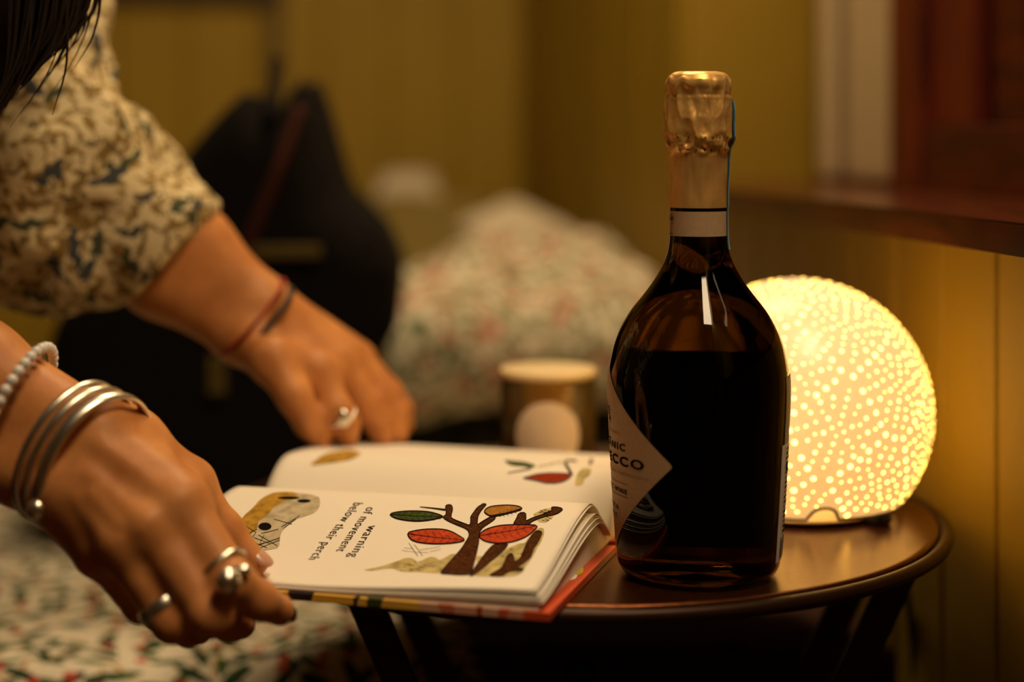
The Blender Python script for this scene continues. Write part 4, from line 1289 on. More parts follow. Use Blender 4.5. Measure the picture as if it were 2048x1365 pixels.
bark = [
    [(640, 910), (700, 840), (800, 730), (880, 640), (930, 560), (965, 500), (955, 450), (920, 420), (830, 385), (740, 345), (690, 315), (680, 295), (710, 280), (715, 240), (705, 200), (710, 175), (740, 165), (775, 172), (785, 220), (770, 270), (765, 310), (830, 340), (910, 370), (970, 392), (980, 340), (975, 300), (1010, 250), (1050, 195), (1090, 170), (1110, 155), (1150, 160), (1130, 185), (1090, 230), (1060, 280), (1050, 340), (1050, 385), (1100, 350), (1160, 315), (1200, 292), (1250, 300), (1230, 330), (1170, 370), (1110, 410), (1080, 450), (1065, 500), (1068, 560), (1050, 650), (1030, 740), (1010, 820), (980, 920), (850, 925), (740, 915)],
    [(960, 930), (1020, 850), (1090, 750), (1160, 660), (1230, 590), (1390, 582), (1350, 640), (1280, 710), (1180, 790), (1090, 870), (990, 940)],
    [(1430, 385), (1470, 320), (1495, 255), (1570, 250), (1575, 310), (1570, 345), (1640, 310), (1720, 285), (1800, 255), (1860, 225), (1840, 195), (1900, 190), (1960, 205), (1970, 225), (1900, 270), (1800, 290), (1700, 320), (1630, 350), (1610, 385)],
    [(1160, 935), (1240, 890), (1310, 850), (1340, 790), (1370, 720), (1395, 695), (1430, 695), (1445, 740), (1450, 785), (1510, 750), (1540, 680), (1570, 610), (1600, 550), (1650, 480), (1690, 445), (1745, 455), (1740, 500), (1700, 580), (1650, 650), (1640, 700), (1620, 740), (1560, 790), (1470, 850), (1540, 850), (1545, 880), (1420, 880), (1350, 910), (1330, 940)]]
INKL = []
for bp_ in bark:
    area_print('trunk_print', NEAR, ZA(bp_), BARK, 1, page_n)
    INKL.append((ZA(rounded(bp_, 1) + [rounded(bp_, 1)[0]]), 1.7))
leaves = [
    ([(100, 268), (180, 245), (300, 235), (430, 235), (540, 245), (630, 270), (690, 297), (620, 315), (520, 335), (400, 345), (280, 335), (190, 318), (140, 300)], PGREEN, (110, 270, 680, 297)),
    ([(293, 472), (360, 450), (480, 432), (600, 428), (700, 435), (780, 460), (850, 500), (925, 548), (850, 572), (740, 585), (600, 590), (470, 582), (370, 562), (320, 530)], PRED, (300, 482, 915, 548)),
    ([(1070, 490), (1110, 450), (1180, 418), (1280, 393), (1400, 383), (1550, 383), (1705, 388), (1670, 440), (1610, 490), (1540, 530), (1440, 565), (1330, 582), (1210, 580), (1120, 555), (1078, 525)], PRED, (1080, 500, 1690, 395)),
    ([(1120, 240), (1150, 205), (1200, 185), (1300, 173), (1420, 172), (1500, 185), (1540, 210), (1480, 235), (1380, 260), (1280, 285), (1200, 292), (1150, 270)], POCHRE, (1190, 288, 1530, 208))]
for pl, mt, (x0, y0, x1, y1) in leaves:
    area_print('leaf_print', NEAR, ZA(pl), mt, 2, page_n)
    rp_ = rounded(pl, 1); INKL.append((ZA(rp_ + [rp_[0]]), 2.3))
    INKL.append((ZA([(x0, y0), ((x0 + x1) / 2, (y0 + y1) / 2 + 8), (x1, y1)]), (1.6, 0.8)))
    for i in range(1, 8):
        q = i / 8; mx, my = x0 + (x1 - x0) * q, y0 + (y1 - y0) * q + 6
        hh = 62 * math.sin(math.pi * q) * (abs(x1 - x0) / 620)
        dx = -0.10 * (x1 - x0) if mt is PRED and x0 < 400 else 0.10 * (x1 - x0)
        INKL.append((ZA([(mx, my), (mx + dx * 0.5, my - hh * 0.75), (mx + dx * 0.8, my - hh)]), 0.7))
        INKL.append((ZA([(mx, my), (mx + dx * 0.5, my + hh * 0.7), (mx + dx * 0.8, my + hh)]), 0.7))
INKL.append((ZA([(430, 190), (560, 203), (705, 222)]), (1.2, 3.4)))
for a in ([(235, 660), (400, 680), (520, 682)], [(430, 655), (560, 635), (650, 620)], [(260, 632), (360, 642)], [(540, 672), (600, 660), (655, 645)]):
    INKL.append((ZA(a), 0.5))
for a in ([(312, 580), (360, 650), (410, 722)], [(370, 597), (420, 660), (460, 718)]): INKL.append((ZA(a), 0.7))
for i in range(16):
    x = RNG.uniform(1690, 1850); y = RNG.uniform(215, 350); INKL.append((ZA([(x, y), (x + RNG.uniform(20, 60), y + RNG.uniform(-25, 35))]), 0.7))
for i in range(26):
    x = RNG.uniform(160, 640); y = RNG.uniform(770, 880); INKL.append((ZA([(x, y), (x + RNG.uniform(20, 60), y + RNG.uniform(-18, 18))]), 0.5))
for i in range(16):
    x = RNG.uniform(1300, 1560); y = RNG.uniform(640, 740); INKL.append((ZA([(x, y), (x + RNG.uniform(20, 60), y + RNG.uniform(-25, 25))]), 0.5))
# the smear at the left of the near page
grey = ZB([(360, 600), (420, 520), (480, 450), (540, 380), (600, 330), (700, 300), (900, 318), (915, 380), (885, 440), (800, 470), (740, 490), (650, 560), (630, 610), (625, 690), (560, 702), (505, 710), (490, 735), (430, 728), (380, 665)])
gold = ZB([(320, 560), (335, 530), (370, 470), (440, 410), (490, 350), (570, 305), (640, 296), (740, 300), (760, 325), (660, 365), (590, 400), (560, 440), (520, 480), (480, 500), (470, 560), (420, 600), (370, 640)])
area_print('wash_print', NEAR, grey, PGREY, 0, page_n); area_print('wash_print', NEAR, gold, PGOLD, 1, page_n)
def ell(cx, cy, rx, ry, n=16): return [(cx + rx * math.cos(2 * math.pi * k / n), cy + ry * math.sin(2 * math.pi * k / n)) for k in range(n)]
for e in (ell(525, 540, 46, 27), ell(690, 340, 78, 11), ell(798, 361, 48, 12)): area_print('seed_print', NEAR, ZB(e), INK, 2, page_n)
for a in ([(350, 515), (460, 580)], [(370, 610), (470, 560)], [(395, 690), (520, 655)], [(420, 640), (540, 690)], [(480, 600), (610, 675)], [(430, 690), (630, 620)], [(470, 700), (630, 635)], [(410, 655), (465, 580)], [(450, 620), (560, 660)], [(590, 490), (715, 525)], [(640, 545), (770, 465)], [(660, 550), (740, 490)], [(385, 640), (440, 565)], [(500, 590), (620, 560)], [(490, 655), (520, 600)]):
    INKL.append((ZB(a), 0.9))
v, f = line_print(NEAR, INKL, 3); mesh_obj('ink_lines', v, f, INK, page_n, smooth=False)['kind'] = 'stuff'

# hand-lettered lines, reading towards the camera
def page_text(body, p0, p1, height_px, surf=NEAR, parent=page_n):
    v, f = text_mesh(body, 1.12, -0.006)
    x0, x1 = v[:, 0].min(), v[:, 0].max()
    p0, p1 = np.array(p0, float), np.array(p1, float)
    V = []
    for x, y in v:
        q = (x - x0) / (x1 - x0)
        b = p0 + (p1 - p0) * q
        jig = 0.35 * math.sin(q * 37) 
        s, t = surf.solve(b[0] + y / 0.50 * height_px + jig, b[1] + y / 0.50 * height_px * 0.05)
        V.append(lift(surf, s, t, 3))
    return mesh_obj('hand_lettering', V, f, INK, parent, smooth=False)
page_text('warning', (738, 1052), (697, 1115), 14)
page_text('of movement', (734, 1016), (672, 1104), 14)
page_text('below their perch', (708, 1007), (617, 1120), 14)

# far page prints
area_print('leaf_print', FAR, ZF([(570, 660), (650, 625), (800, 590), (1000, 572), (1200, 575), (1410, 590), (1340, 670), (1240, 720), (1100, 745), (950, 740), (780, 705), (650, 680)]), plain('printed_dark_red', (0.30, 0.035, 0.012), 0.9, spec=0.02, vary=0.2, scale=300), 1, page_f)
area_print('leaf_print', FAR, ZF([(240, 345), (400, 365), (600, 380), (810, 450), (700, 490), (560, 460), (400, 455), (290, 415)]), PGREEN, 1, page_f)
area_print('wash_print', FAR, ZF([(1440, 800), (1460, 680), (1500, 560), (1600, 480), (1740, 500), (1700, 620), (1600, 680), (1590, 780)]), PWASH, 0, page_f)
area_print('wash_print', FAR, ZG([(90, 292), (180, 215), (280, 150), (420, 128), (560, 105), (680, 150), (600, 205), (480, 240), (300, 262)]), PGOLD, 0, page_f)
FL = [(ZF([(1270, 380), (1320, 470), (1390, 590)]), 6.0), (ZF([(300, 575), (700, 500)]), (2.0, 3.0)), (ZF([(1290, 360), (1480, 365)]), 4), (ZF([(1740, 330), (1700, 440)]), (8, 3)),
      (ZF([(570, 660), (800, 705), (950, 742), (1100, 747), (1240, 720), (1340, 670), (1410, 592)]), 3.0), (ZF([(570, 655), (800, 590), (1000, 572), (1200, 575), (1410, 590)]), 2.0)]
v, f = line_print(FAR, FL, 2); mesh_obj('ink_lines', v, f, plain('printed_dark_brown', (0.05, 0.026, 0.012), 0.7), page_f, smooth=False)['kind'] = 'stuff'
v, f = line_print(FAR, [(ZF([(820, 465), (1230, 380)]), 3.0)], 1); mesh_obj('pale_stem_print', v, f, PGREY, page_f, smooth=False)
# daisy printed on the inside of the cover board, at its right edge
def cov_pt(px, py, dz=0.0001):
    z = T + 0.0046 + dz; y = (ZC - z) * F / (py - HY)
    return Vector(((px - HX) / F * y, y, z))
def ZE(pts): return [(1060 + x / 5.25, 1000 + y / 5.25) for x, y in pts]
PETAL = plain('printed_white_petal', (0.80, 0.74, 0.62), 0.9, spec=0.02, vary=0.05); PYEL = plain('printed_yellow', (0.55, 0.42, 0.03), 0.9, spec=0.02, vary=0.5, scale=900)
def flat_print(name, poly, mat, dz):
    V = [cov_pt(x, y, dz) for x, y in ZE(poly)]
    return mesh_obj(name, V, [tuple(range(len(V)))], mat, cov_n, smooth=False)
flat_print('petal_print', [(500, 580), (625, 578), (610, 640), (570, 690), (500, 700)], PETAL, 0.0001)
flat_print('petal_print', [(380, 855), (430, 770), (500, 790), (480, 830)], PETAL, 0.0001)
flat_print('flower_centre_print', ell(505, 735, 58, 56), PYEL, 0.0002)
for (a, b) in (((545, 680), (525, 620)), ((570, 690), (575, 600)), ((590, 670), (610, 590)), ((600, 585), (570, 640))):
    flat_print('petal_line', [(a[0] - 4, a[1]), (a[0] + 4, a[1]), (b[0] + 4, b[1]), (b[0] - 4, b[1])], INK, 0.0002)

# ================================================================ PERSON
person = empty('person', (-0.66, 1.05, BZ)); tag(person, 'person in a cream leaf-print shirt leaning in with both hands on the open book', 'person')
def J(px, py, y): return A3(*P(px, py, y))

# ---- near (right) hand and forearm
s = Solid(0.0017, (-0.56, 0.83, 0.665), (-0.10, 1.02, 0.94))
K = 0.011
EL = A3(-0.50, 0.955, 0.862)
RAD0, ULN0 = J(-60, 742, 0.955), J(-100, 850, 0.955)
RADW, ULNW = J(182, 872, 0.935), J(136, 984, 0.925)
s.add(EL, RAD0, 0.036, 0.027, 0.02); s.add(EL, ULN0, 0.036, 0.028, 0.02)
s.add(RAD0, RADW, 0.0265, 0.0205, 0.02); s.add(ULN0, ULNW, 0.0275, 0.0205, 0.02)
s.add(ULNW + A3(-0.004, -0.010, 0.006), ULNW + A3(0.0, -0.010, 0.004), 0.012, 0.012, 0.014)       # wrist bone
iM, mM, rM, pM = J(362, 1012, 0.912), J(302, 1058, 0.902), J(245, 1090, 0.902), J(198, 1104, 0.914)
tC, tM, tI, tT = J(258, 888, 0.952), J(380, 968, 0.962), J(444, 1068, 0.962), J(508, 1126, 0.957)
WM = (RADW + ULNW) / 2
s.add(RADW, iM, 0.0190, 0.0150, K); s.add(WM, mM, 0.0195, 0.0150, K); s.add(WM * 0.4 + ULNW * 0.6, rM, 0.0190, 0.0145, K); s.add(ULNW, pM, 0.0190, 0.0140, K)
s.add(RADW, tC, 0.020, 0.0185, K); s.add(tC, tM, 0.0175, 0.0132, K); s.add(tC, iM, 0.014, 0.012, K); s.add(tM, iM, 0.009, 0.011, 0.012)
k2 = 0.005
def chain(s, pts, rad, k=0.005):
    for a, b, ra, rb in zip(pts[:-1], pts[1:], rad[:-1], rad[1:]): s.add(a, b, ra, rb, k)
chain(s, [tM, tI, tT], [0.0130, 0.0112, 0.0082]); s.add(tI, tI, 0.0121, 0.0121, 0.006)
iP, iD, iT = J(466, 1166, 0.890), J(520, 1203, 0.897), J(560, 1222, 0.913)
chain(s, [iM, iP], [0.0135, 0.0112]); chain(s, [iP, iD, iT], [0.0112, 0.0096, 0.0082])
mP, mD, mT = J(424, 1232, 0.884), J(462, 1246, 0.915), J(482, 1250, 0.945)
chain(s, [mM, mP], [0.0132, 0.0110]); chain(s, [mP, mD, mT], [0.0110, 0.0095, 0.0080])
rP, rD, rT = J(346, 1246, 0.892), J(378, 1258, 0.92), J(398, 1262, 0.945)
chain(s, [rM, rP], [0.0126, 0.0102]); chain(s, [rP, rD, rT], [0.0102, 0.0090, 0.0078])
pP, pD, pT = J(282, 1212, 0.925), J(318, 1232, 0.950), J(340, 1245, 0.972)
chain(s, [pM, pP], [0.0115, 0.0090]); chain(s, [pP, pD, pT], [0.0090, 0.0080, 0.0070])
dor = A3(-0.002, -0.0125, 0.0055)
for m, r in ((iM, 0.0075), (mM, 0.008), (rM, 0.0072), (pM, 0.0065)): s.add(m + dor * 0.45, m + dor * 0.45 + A3(0.002, 0, -0.003), r, r * 0.9, 0.010)
for m, w, q in ((iM, RADW, 0.25), (mM, WM, 0.3), (rM, WM * 0.4 + ULNW * 0.6, 0.3), (pM, ULNW, 0.3)):
    s.add(w * (1 - q) + m * q + dor * 1.28, m + dor * 0.80, 0.0022, 0.0036, 0.0075)       # tendons
for p_, q_, rr in ((J(185, 990, 0.8985), J(240, 1050, 0.8905), 0.0020),):
    s.add(p_, q_, rr, rr, 0.005)                                                          # veins
for p_ in (iP, mP, rP): s.add(p_ + dor * 0.30, p_ + dor * 0.30, 0.0088, 0.0088, 0.006)
v1, f1 = s.mesh(); v1 = relax(v1, f1, 3)

# ---- far (left) hand and forearm
s = Solid(0.0024, (-0.42, 1.12, 0.71), (-0.03, 1.37, 1.02))
EL2 = J(120, 305, 1.245)
a0, b0 = J(322, 552, 1.245), J(378, 492, 1.25)
a1, b1 = J(484, 672, 1.236), J(530, 606, 1.244)
s.add(EL2, a0, 0.038, 0.027, 0.02); s.add(EL2, b0, 0.038, 0.028, 0.02)
s.add(a0, a1, 0.027, 0.0185, 0.02); s.add(b0, b1, 0.028, 0.0185, 0.02)
im, mm, rm, pm = J(640, 745, 1.218), J(678, 728, 1.24), J(706, 714, 1.262), J(718, 716, 1.282)
wm = (a1 + b1) / 2
s.add(a1, im, 0.0175, 0.0130, K); s.add(wm, mm, 0.0180, 0.0135, K); s.add(wm * 0.5 + b1 * 0.5, rm, 0.0175, 0.0130, K); s.add(b1, pm, 0.0170, 0.0125, K)
tc_, tm, ti, tt = J(545, 722, 1.207), J(590, 796, 1.192), J(618, 846, 1.197), J(642, 880, 1.206)
s.add(a1, tc_, 0.018, 0.016, K); s.add(tc_, im, 0.013, 0.011, K); chain(s, [tc_, tm, ti, tt], [0.0155, 0.0122, 0.0105, 0.0080])
for mcp, pip, tip, r in ((im, J(676, 824, 1.207), J(696, 874, 1.216), 0.0108), (mm, J(730, 812, 1.236), J(764, 874, 1.246), 0.0112), (rm, J(766, 792, 1.258), J(798, 868, 1.260), 0.0106), (pm, J(782, 786, 1.282), J(812, 852, 1.280), 0.0094)):
    mid = pip * 0.45 + tip * 0.55 + A3(0.002, 0, 0.001)
    chain(s, [mcp, pip, mid, tip], [r * 1.15, r, r * 0.88, r * 0.74])
v2, f2 = s.mesh(); v2 = relax(v2, f2, 3)

# ---- torso, neck, head (mostly outside the frame, clothed)
HD = A3(-0.42, 1.02, 1.27)
LSH, RSH = J(30, 60, 1.30), A3(-0.56, 0.84, 1.06)
NB = A3(-0.50, 1.01, 1.10); PEL = A3(-0.76, 1.22, 0.725)
s = Solid(0.0075, (-1.0, 0.60, 0.50), (-0.22, 1.42, 1.45))
s.add(PEL, A3(-0.64, 1.05, 0.86), 0.13, 0.12, 0.05); s.add(A3(-0.64, 1.05, 0.86), NB - A3(0.02, 0, 0.07), 0.12, 0.10, 0.05)
s.add(NB - A3(0.01, 0, 0.05), LSH, 0.075, 0.048, 0.04); s.add(NB - A3(0.01, 0, 0.05), RSH, 0.075, 0.05, 0.04)
s.add(LSH, EL2, 0.045, 0.038, 0.03); s.add(RSH, EL, 0.047, 0.036, 0.03)
s.add(NB, HD - A3(0.03, 0, 0.06), 0.048, 0.05, 0.03)
s.add(HD, HD + A3(-0.03, 0, 0.03), 0.082, 0.085, 0.03); s.add(HD + A3(0.03, 0, -0.04), HD + A3(0.045, 0, -0.075), 0.055, 0.036, 0.03)
s.add(HD + A3(0.080, 0, 0.0), HD + A3(0.098, 0, -0.028), 0.009, 0.012, 0.012)          # nose
for sg in (-1, 1):
    s.add(HD + A3(-0.01, sg * 0.083, 0.01), HD + A3(-0.012, sg * 0.087, -0.02), 0.013, 0.009, 0.008)   # ears
    s.add(HD + A3(0.070, sg * 0.032, 0.024), HD + A3(0.072, sg * 0.018, 0.022), 0.011, 0.012, 0.012)   # brow
s.add(HD + A3(0.082, -0.018, -0.052), HD + A3(0.082, 0.018, -0.052), 0.007, 0.007, 0.006)  # mouth
v3, f3 = s.mesh(); v3 = relax(v3, f3, 2)
V = np.concatenate([v1, v2, v3]); Fq = np.concatenate([f1, f2 + len(v1), f3 + len(v1) + len(v2)])
fast_mesh('body', V, Fq, SKIN, person)

# ---- shirt
s = Solid(0.0058, (-1.02, 0.56, 0.54), (-0.16, 1.42, 1.20))
s.add(PEL + A3(0, 0, 0.03), A3(-0.64, 1.05, 0.86), 0.155, 0.145, 0.06); s.add(A3(-0.64, 1.05, 0.86), NB - A3(0.02, 0, 0.075), 0.145, 0.118, 0.06)
s.add(NB - A3(0.01, 0, 0.055), LSH, 0.088, 0.058, 0.05); s.add(NB - A3(0.01, 0, 0.055), RSH, 0.088, 0.062, 0.05)
CUF = J(350, 512, 1.25); fd = CUF - EL2; fd /= np.linalg.norm(fd)
EB = J(112, 318, 1.245)
s.add(LSH, EB, 0.054, 0.055, 0.04); s.add(EB, CUF + fd * 0.05, 0.058, 0.039, 0.03)
s.add(J(40, 380, 1.245), J(75, 470, 1.245), 0.055, 0.045, 0.03); s.add(J(75, 470, 1.245), J(235, 545, 1.25), 0.045, 0.024, 0.03); s.add(EB, J(150, 440, 1.245), 0.055, 0.05, 0.03)
CUR = EL * 0.72 + A3(*((RAD0 + ULN0) / 2)) * 0.28; rd = CUR - EL; rd /= np.linalg.norm(rd)
s.add(RSH, EL, 0.063, 0.062, 0.04); s.add(EL, CUR + rd * 0.05, 0.062, 0.045, 0.03)
s.wrinkle(0.0072, 85, 8, 9)
s.plane(CUF - fd * 0.004, fd, 0.12); s.plane(CUR, rd, 0.11)
def ring(s, c, ax, r, t, k=0.004, n=16):
    ax = ax / np.linalg.norm(ax); u = np.cross(ax, [0, 0, 1.0]); u /= np.linalg.norm(u); w = np.cross(ax, u)
    for i in range(n):
        a, b = 2 * math.pi * i / n, 2 * math.pi * (i + 1) / n
        s.add(c + (u * math.cos(a) + w * math.sin(a)) * r * (1 + 0.05 * math.sin(3 * a)), c + (u * math.cos(b) + w * math.sin(b)) * r * (1 + 0.05 * math.sin(3 * b)), t, t, k)
ring(s, CUF - fd * 0.006, fd, 0.0415, 0.0085); ring(s, CUF - fd * 0.022, fd, 0.0425, 0.0075)
ring(s, CUR - rd * 0.008, rd, 0.044, 0.008)
s.cut(CUF - fd * 0.03, CUF + fd * 0.03, 0.0335); s.cut(CUR - rd * 0.03, CUR + rd * 0.03, 0.038)
s.cut(NB + A3(0.005, 0, -0.02), NB + A3(0.01, 0, 0.06), 0.062)
v, f = s.mesh(); v = relax(v, f, 1); fast_mesh('shirt', v, f, SHIRTM, person)
# ---- trousers
s = Solid(0.010, (-1.0, 0.42, 0.0), (-0.28, 1.42, 0.98))
KN = [A3(-0.47, 0.98, 0.62), A3(-0.54, 0.76, 0.62)]
s.add(PEL, PEL + A3(0.02, 0, 0.06), 0.150, 0.15, 0.05)
for i, kn in enumerate(KN):
    s.add(PEL + A3(0.02, (0.07, -0.07)[i], -0.01), kn, 0.095, 0.068, 0.04); s.add(kn, kn + A3(0.02, 0, -0.52), 0.066, 0.048, 0.03)
s.wrinkle(0.004, 30, 3)
v, f = s.mesh(); v = relax(v, f, 2); fast_mesh('trousers', v, f, TROUS, person)
for i, kn in enumerate(KN):
    s = Solid(0.006, kn + A3(-0.08, -0.08, -0.63), kn + A3(0.25, 0.08, -0.48))
    s.add(kn + A3(0.0, 0, -0.575), kn + A3(0.15, 0, -0.59), 0.042, 0.028, 0.03); s.plane(kn + A3(0, 0, -0.617), A3(0, 0, -1))
    v, f = s.mesh(); v = relax(v, f, 2); fast_mesh('shoe', v, f, BLKC, person)
# ---- hair: a cap, a hanging lock and loose strands
s = Solid(0.006, (-0.66, 0.86, 0.90), (-0.20, 1.20, 1.42))
s.add(HD + A3(-0.03, 0, 0.03), HD + A3(-0.05, 0, 0.0), 0.100, 0.095, 0.03)
s.add(HD + A3(-0.06, 0, -0.02), NB + A3(-0.09, 0, -0.06), 0.075, 0.045, 0.03)
s.add(HD + A3(-0.02, 0.06, 0.0), J(70, -230, 1.08), 0.045, 0.036, 0.03)
chain(s, [J(70, -230, 1.08), J(55, -60, 1.08), J(22, 70, 1.08), J(-12, 170, 1.09), J(-30, 240, 1.09)], [0.040, 0.036, 0.024, 0.013, 0.005], 0.012)
s.add(HD + A3(-0.02, -0.07, 0.0), NB + A3(0.02, -0.11, -0.05), 0.045, 0.02, 0.03)
for sg in (-1, 1): s.cut(HD + A3(0.075, sg * 0.02, 0.0), HD + A3(0.11, sg * 0.02, -0.08), 0.055, 0.05)
s.wrinkle(0.0025, 90, 5, 6, (1.5, 1.5, 0.3))
v, f = s.mesh(); v = relax(v, f, 1); fast_mesh('hair', v, f, HAIR, person)
parts = []
for i in range(230):
    q = RNG.random()
    if i < 14:
        ex, ey = [(150, 135), (100, 190), (62, 150), (112, 128), (80, 165), (128, 110), (58, 205), (40, 230), (92, 118), (168, 62), (20, 255), (140, 90), (105, 230), (72, 120)][i]
        sx = 195 - i * 5
    else:
        ex = q * 120 - 25 + RNG.uniform(-10, 10); ey = 215 - ex * 1.15 + RNG.uniform(-25, 15); sx = ex + 62 + RNG.uniform(-15, 30)
    y0 = RNG.uniform(1.030, 1.075)
    path = catmull([P(sx + 10, -260, y0 + 0.01), P(sx + 4 + RNG.uniform(-6, 6), -120, y0), P(sx + RNG.uniform(-6, 6), 0, y0), P((sx + ex) / 2 + 14 + RNG.uniform(-5, 5), ey * 0.55, y0), P(ex, ey, y0)], 5)
    n = len(path); rr = RNG.uniform(0.0007, 0.0015) if i < 14 else RNG.uniform(0.0012, 0.0026)
    parts.append(tube(path, [rr * (1 - 0.85 * (k / (n - 1)) ** 2) for k in range(n)], 5))
v, f = merge(*parts); o = mesh_obj('hair_strands', v, f, HAIR, person); o['kind'] = 'stuff'

# ---- nails, a part of the person each
def nail(c, along, up, w, l, th, mat):
    along = Vector(along).normalized(); up = Vector(up); up = (up - along * up.dot(along)).normalized(); sd = along.cross(up)
    V, Fc = [], []
    nu, nv = 14, 8
    for i in range(nv + 1):
        e = -math.pi / 2 + math.pi * i / nv
        for k in range(nu):
            a = 2 * math.pi * k / nu
            x = math.cos(e) * math.cos(a); y = math.cos(e) * math.sin(a)
            V.append(Vector(c) + along * (l * np.sign(x) * abs(x) ** 0.8) + sd * (w * np.sign(y) * abs(y) ** 0.8) + up * (th * math.sin(e) - 0.25 * w * y * y))
    for i in range(nv):
        for k in range(nu): Fc.append((i * nu + k, i * nu + (k + 1) % nu, (i + 1) * nu + (k + 1) % nu, (i + 1) * nu + k))
    o = mesh_obj('fingernail', V, Fc, mat, person); return o
ia = Vector(iT - iD).normalized()
nail(Vector(iT) + ia * 0.0054 + Vector((0.0014, -0.0008, 0.0020)), ia, (0.6, -0.1, 0.75), 0.0068, 0.0058, 0.0036, NAIL)['label'] = 'dark varnished fingernail'
ta = Vector(tT - tI).normalized()
nail(Vector(tT) + ta * 0.0030 + Vector((0.003, -0.002, 0.0055)), ta, (0.45, -0.35, 0.8), 0.0058, 0.0070, 0.0018, NAILN)

# ================================================================ JEWELLERY
def torus(c, ax, maj, r1, r2, tube_r, mat, name, n=72, m=10, tilt=0.0, flat=1.0):
    ax = Vector(ax).normalized(); maj = Vector(maj); maj = (maj - ax * maj.dot(ax)).normalized(); mi = ax.cross(maj)
    if mi.y < 0: mi = -mi
    mi = (mi + ax * tilt)
    V, Fc = [], []
    for i in range(n):
        a = 2 * math.pi * i / n
        p = Vector(c) + maj * r1 * math.cos(a) + mi * r2 * math.sin(a)
        o = (maj * math.cos(a) + mi * math.sin(a)).normalized()
        for k in range(m):
            b = 2 * math.pi * k / m
            V.append(p + o * tube_r * math.cos(b) + ax * tube_r * flat * math.sin(b))
    for i in range(n):
        for k in range(m):
            i2, k2_ = (i + 1) % n, (k + 1) % m
            Fc.append((i * m + k, i2 * m + k, i2 * m + k2_, i * m + k2_))
    o = mesh_obj(name, V, Fc, mat)
    bm = bmesh.new(); bm.from_mesh(o.data); bmesh.ops.recalc_face_normals(bm, faces=bm.faces); bm.to_mesh(o.data); bm.free()
    return o
def ball(c, r, n=20, sq=(1, 1, 1)):
    V, Fc = [], []
    for i in range(n + 1):
        e = -math.pi / 2 + math.pi * i / n
        for k in range(n):
            a = 2 * math.pi * k / n
            V.append(Vector(c) + Vector((r * sq[0] * math.cos(e) * math.cos(a), r * sq[1] * math.cos(e) * math.sin(a), r * sq[2] * math.sin(e))))
    for i in range(n):
        for k in range(n): Fc.append((i * n + k, i * n + (k + 1) % n, (i + 1) * n + (k + 1) % n, (i + 1) * n + k))
    return V, Fc
EYEW = plain('eye_white', (0.7, 0.66, 0.6), 0.2, vary=0.02); IRIS = plain('brown_iris', (0.03, 0.015, 0.008), 0.15)
for sg in (-1, 1):
    ec = Vector(HD) + Vector((0.071, sg * 0.030, 0.006))
    v, f = ball(ec, 0.0105, 14); e_ = mesh_obj('eye', v, f, EYEW, person)
    v, f = ball(ec + Vector((0.0068, 0, -0.0020)), 0.0052, 12); i_ = mesh_obj('iris', v, f, IRIS); i_.parent = e_
bc = P(166, 920, 0.930); bax = P(232, 962, 0.925) - P(-20, 836, 0.945); bmaj = P(228, 797, 0.93) - P(90, 1056, 0.93)
bax.normalize()
lab = ['thin silver bangle nearest the elbow, with a ball end under the wrist', 'middle one of the three silver bangles', 'widest silver bangle, the one nearest the hand']
for i, (sh, tr_, fl) in enumerate(((-0.0090, 0.0016, 1.4), (-0.0015, 0.0016, 1.4), (0.0074, 0.0016, 2.2))):
    o = torus(bc + bax * sh, bax, bmaj, 0.0408, 0.0325, tr_, SILVER, 'bangle', tilt=0.30 + 0.04 * i, flat=fl)
    tag(o, lab[i], 'bangle', 'silver bangles on the near wrist')
    if i == 0:
        v, f = ball(P(74, 1018, 0.905), 0.0062, 18); mesh_obj('ball_end', v, f, SILVER, o)
# bead bracelet
bb = empty('bead_bracelet', P(40, 812, 0.95)); tag(bb, 'bracelet of small white beads on the near forearm', 'bracelet')
bc2 = P(34, 822, 0.944); maj = (P(100, 728, 0.95) - P(-40, 910, 0.95)); maj = (maj - bax * maj.dot(bax)).normalized(); mi = bax.cross(maj)
if mi.y < 0: mi = -mi
vb, fb = ball((0, 0, 0), 0.0031, 12)
bead_me = None
for k in range(38):
    a = 2 * math.pi * k / 38
    p = bc2 + maj * 0.0378 * math.cos(a) + (mi - bax * 0.20) * 0.0430 * math.sin(a)
    if bead_me is None:
        o = mesh_obj('bead', vb, fb, PEARL); bead_me = o.data
    else:
        o = bpy.data.objects.new('bead', bead_me); COL.objects.link(o)
    o.parent = bb; o.location = p - Vector(bb.location)
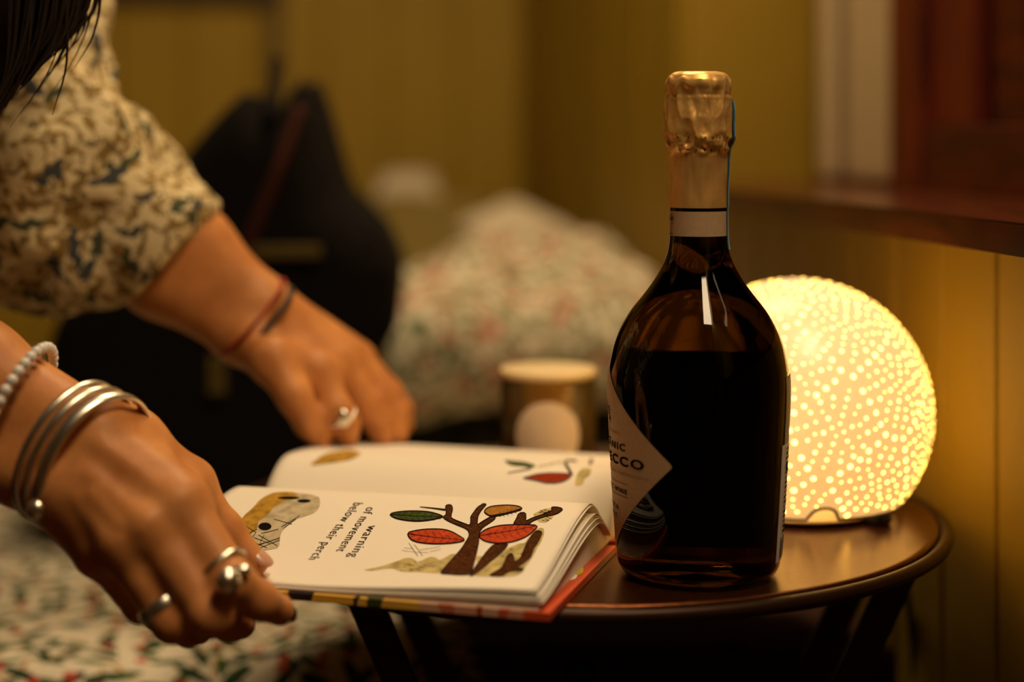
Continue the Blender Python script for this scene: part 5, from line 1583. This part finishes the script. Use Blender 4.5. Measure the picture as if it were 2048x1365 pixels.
# ball ring on the near index finger
q = 0.80; rc = Vector(iM * (1 - q) + iP * q); rax = Vector(iP - iM).normalized()
ringo = empty('ball_ring', rc); tag(ringo, 'silver ring with a large ball on the near index finger', 'ring')
o = torus(rc, rax, (1, 0, 0.4), 0.0128, 0.0128, 0.0012, SILVER, 'band', 40, 8, flat=1.6); under(o, ringo)
v, f = ball(P(455, 1162, 0.872), 0.0068, 22); mesh_obj('ball', v, f, SILVER, ringo)
v, f = ball(P(484, 1140, 0.880), 0.0036, 14, (1.4, 1, 0.8)); mesh_obj('shoulder_bead', v, f, SILVER, ringo)
# wide band ring on the near ring finger
q = 0.80; rc = Vector(rM * (1 - q) + rP * q); rax = Vector(rP - rM).normalized()
o = torus(rc, rax, (1, 0, 0.3), 0.0122, 0.0122, 0.0011, SILVER, 'band_ring', 48, 10, flat=3.6)
tag(o, 'wide silver band ring low on the near hand', 'ring')
# small ring on the far hand
rc = Vector(J(680, 832, 1.207)); rax = Vector(J(696, 874, 1.216) - J(676, 824, 1.207)).normalized()
fr_ = empty('small_ring', rc); tag(fr_, 'small silver ring with a round face on the far hand', 'ring')
o = torus(rc, rax, (1, 0, 0.3), 0.0116, 0.0116, 0.0010, SILVER, 'band', 32, 8, flat=1.6); under(o, fr_)
v, f = ball(J(686, 838, 1.192), 0.0052, 16, (1, 0.5, 1.2)); mesh_obj('round_face', v, f, SILVER, fr_)
# cords on the far wrist
wc = P(508, 640, 1.232); wax = (P(600, 720, 1.235) - P(400, 560, 1.20)).normalized(); wmaj = P(552, 563, 1.232) - P(462, 712, 1.232)
o = torus(wc - wax * 0.002 + Vector((0, 0, 0.001)), wax, wmaj, 0.0345, 0.0270, 0.0016, REDC, 'cord_bracelet', 56, 8, tilt=0.15); tag(o, 'thin red cord bracelet on the far wrist', 'bracelet')
o = torus(wc + wax * 0.0065, wax, wmaj, 0.0335, 0.0265, 0.0023, BLKC, 'cord_bracelet', 56, 8, tilt=0.15); tag(o, 'black cord bracelet on the far wrist below the red one', 'bracelet')
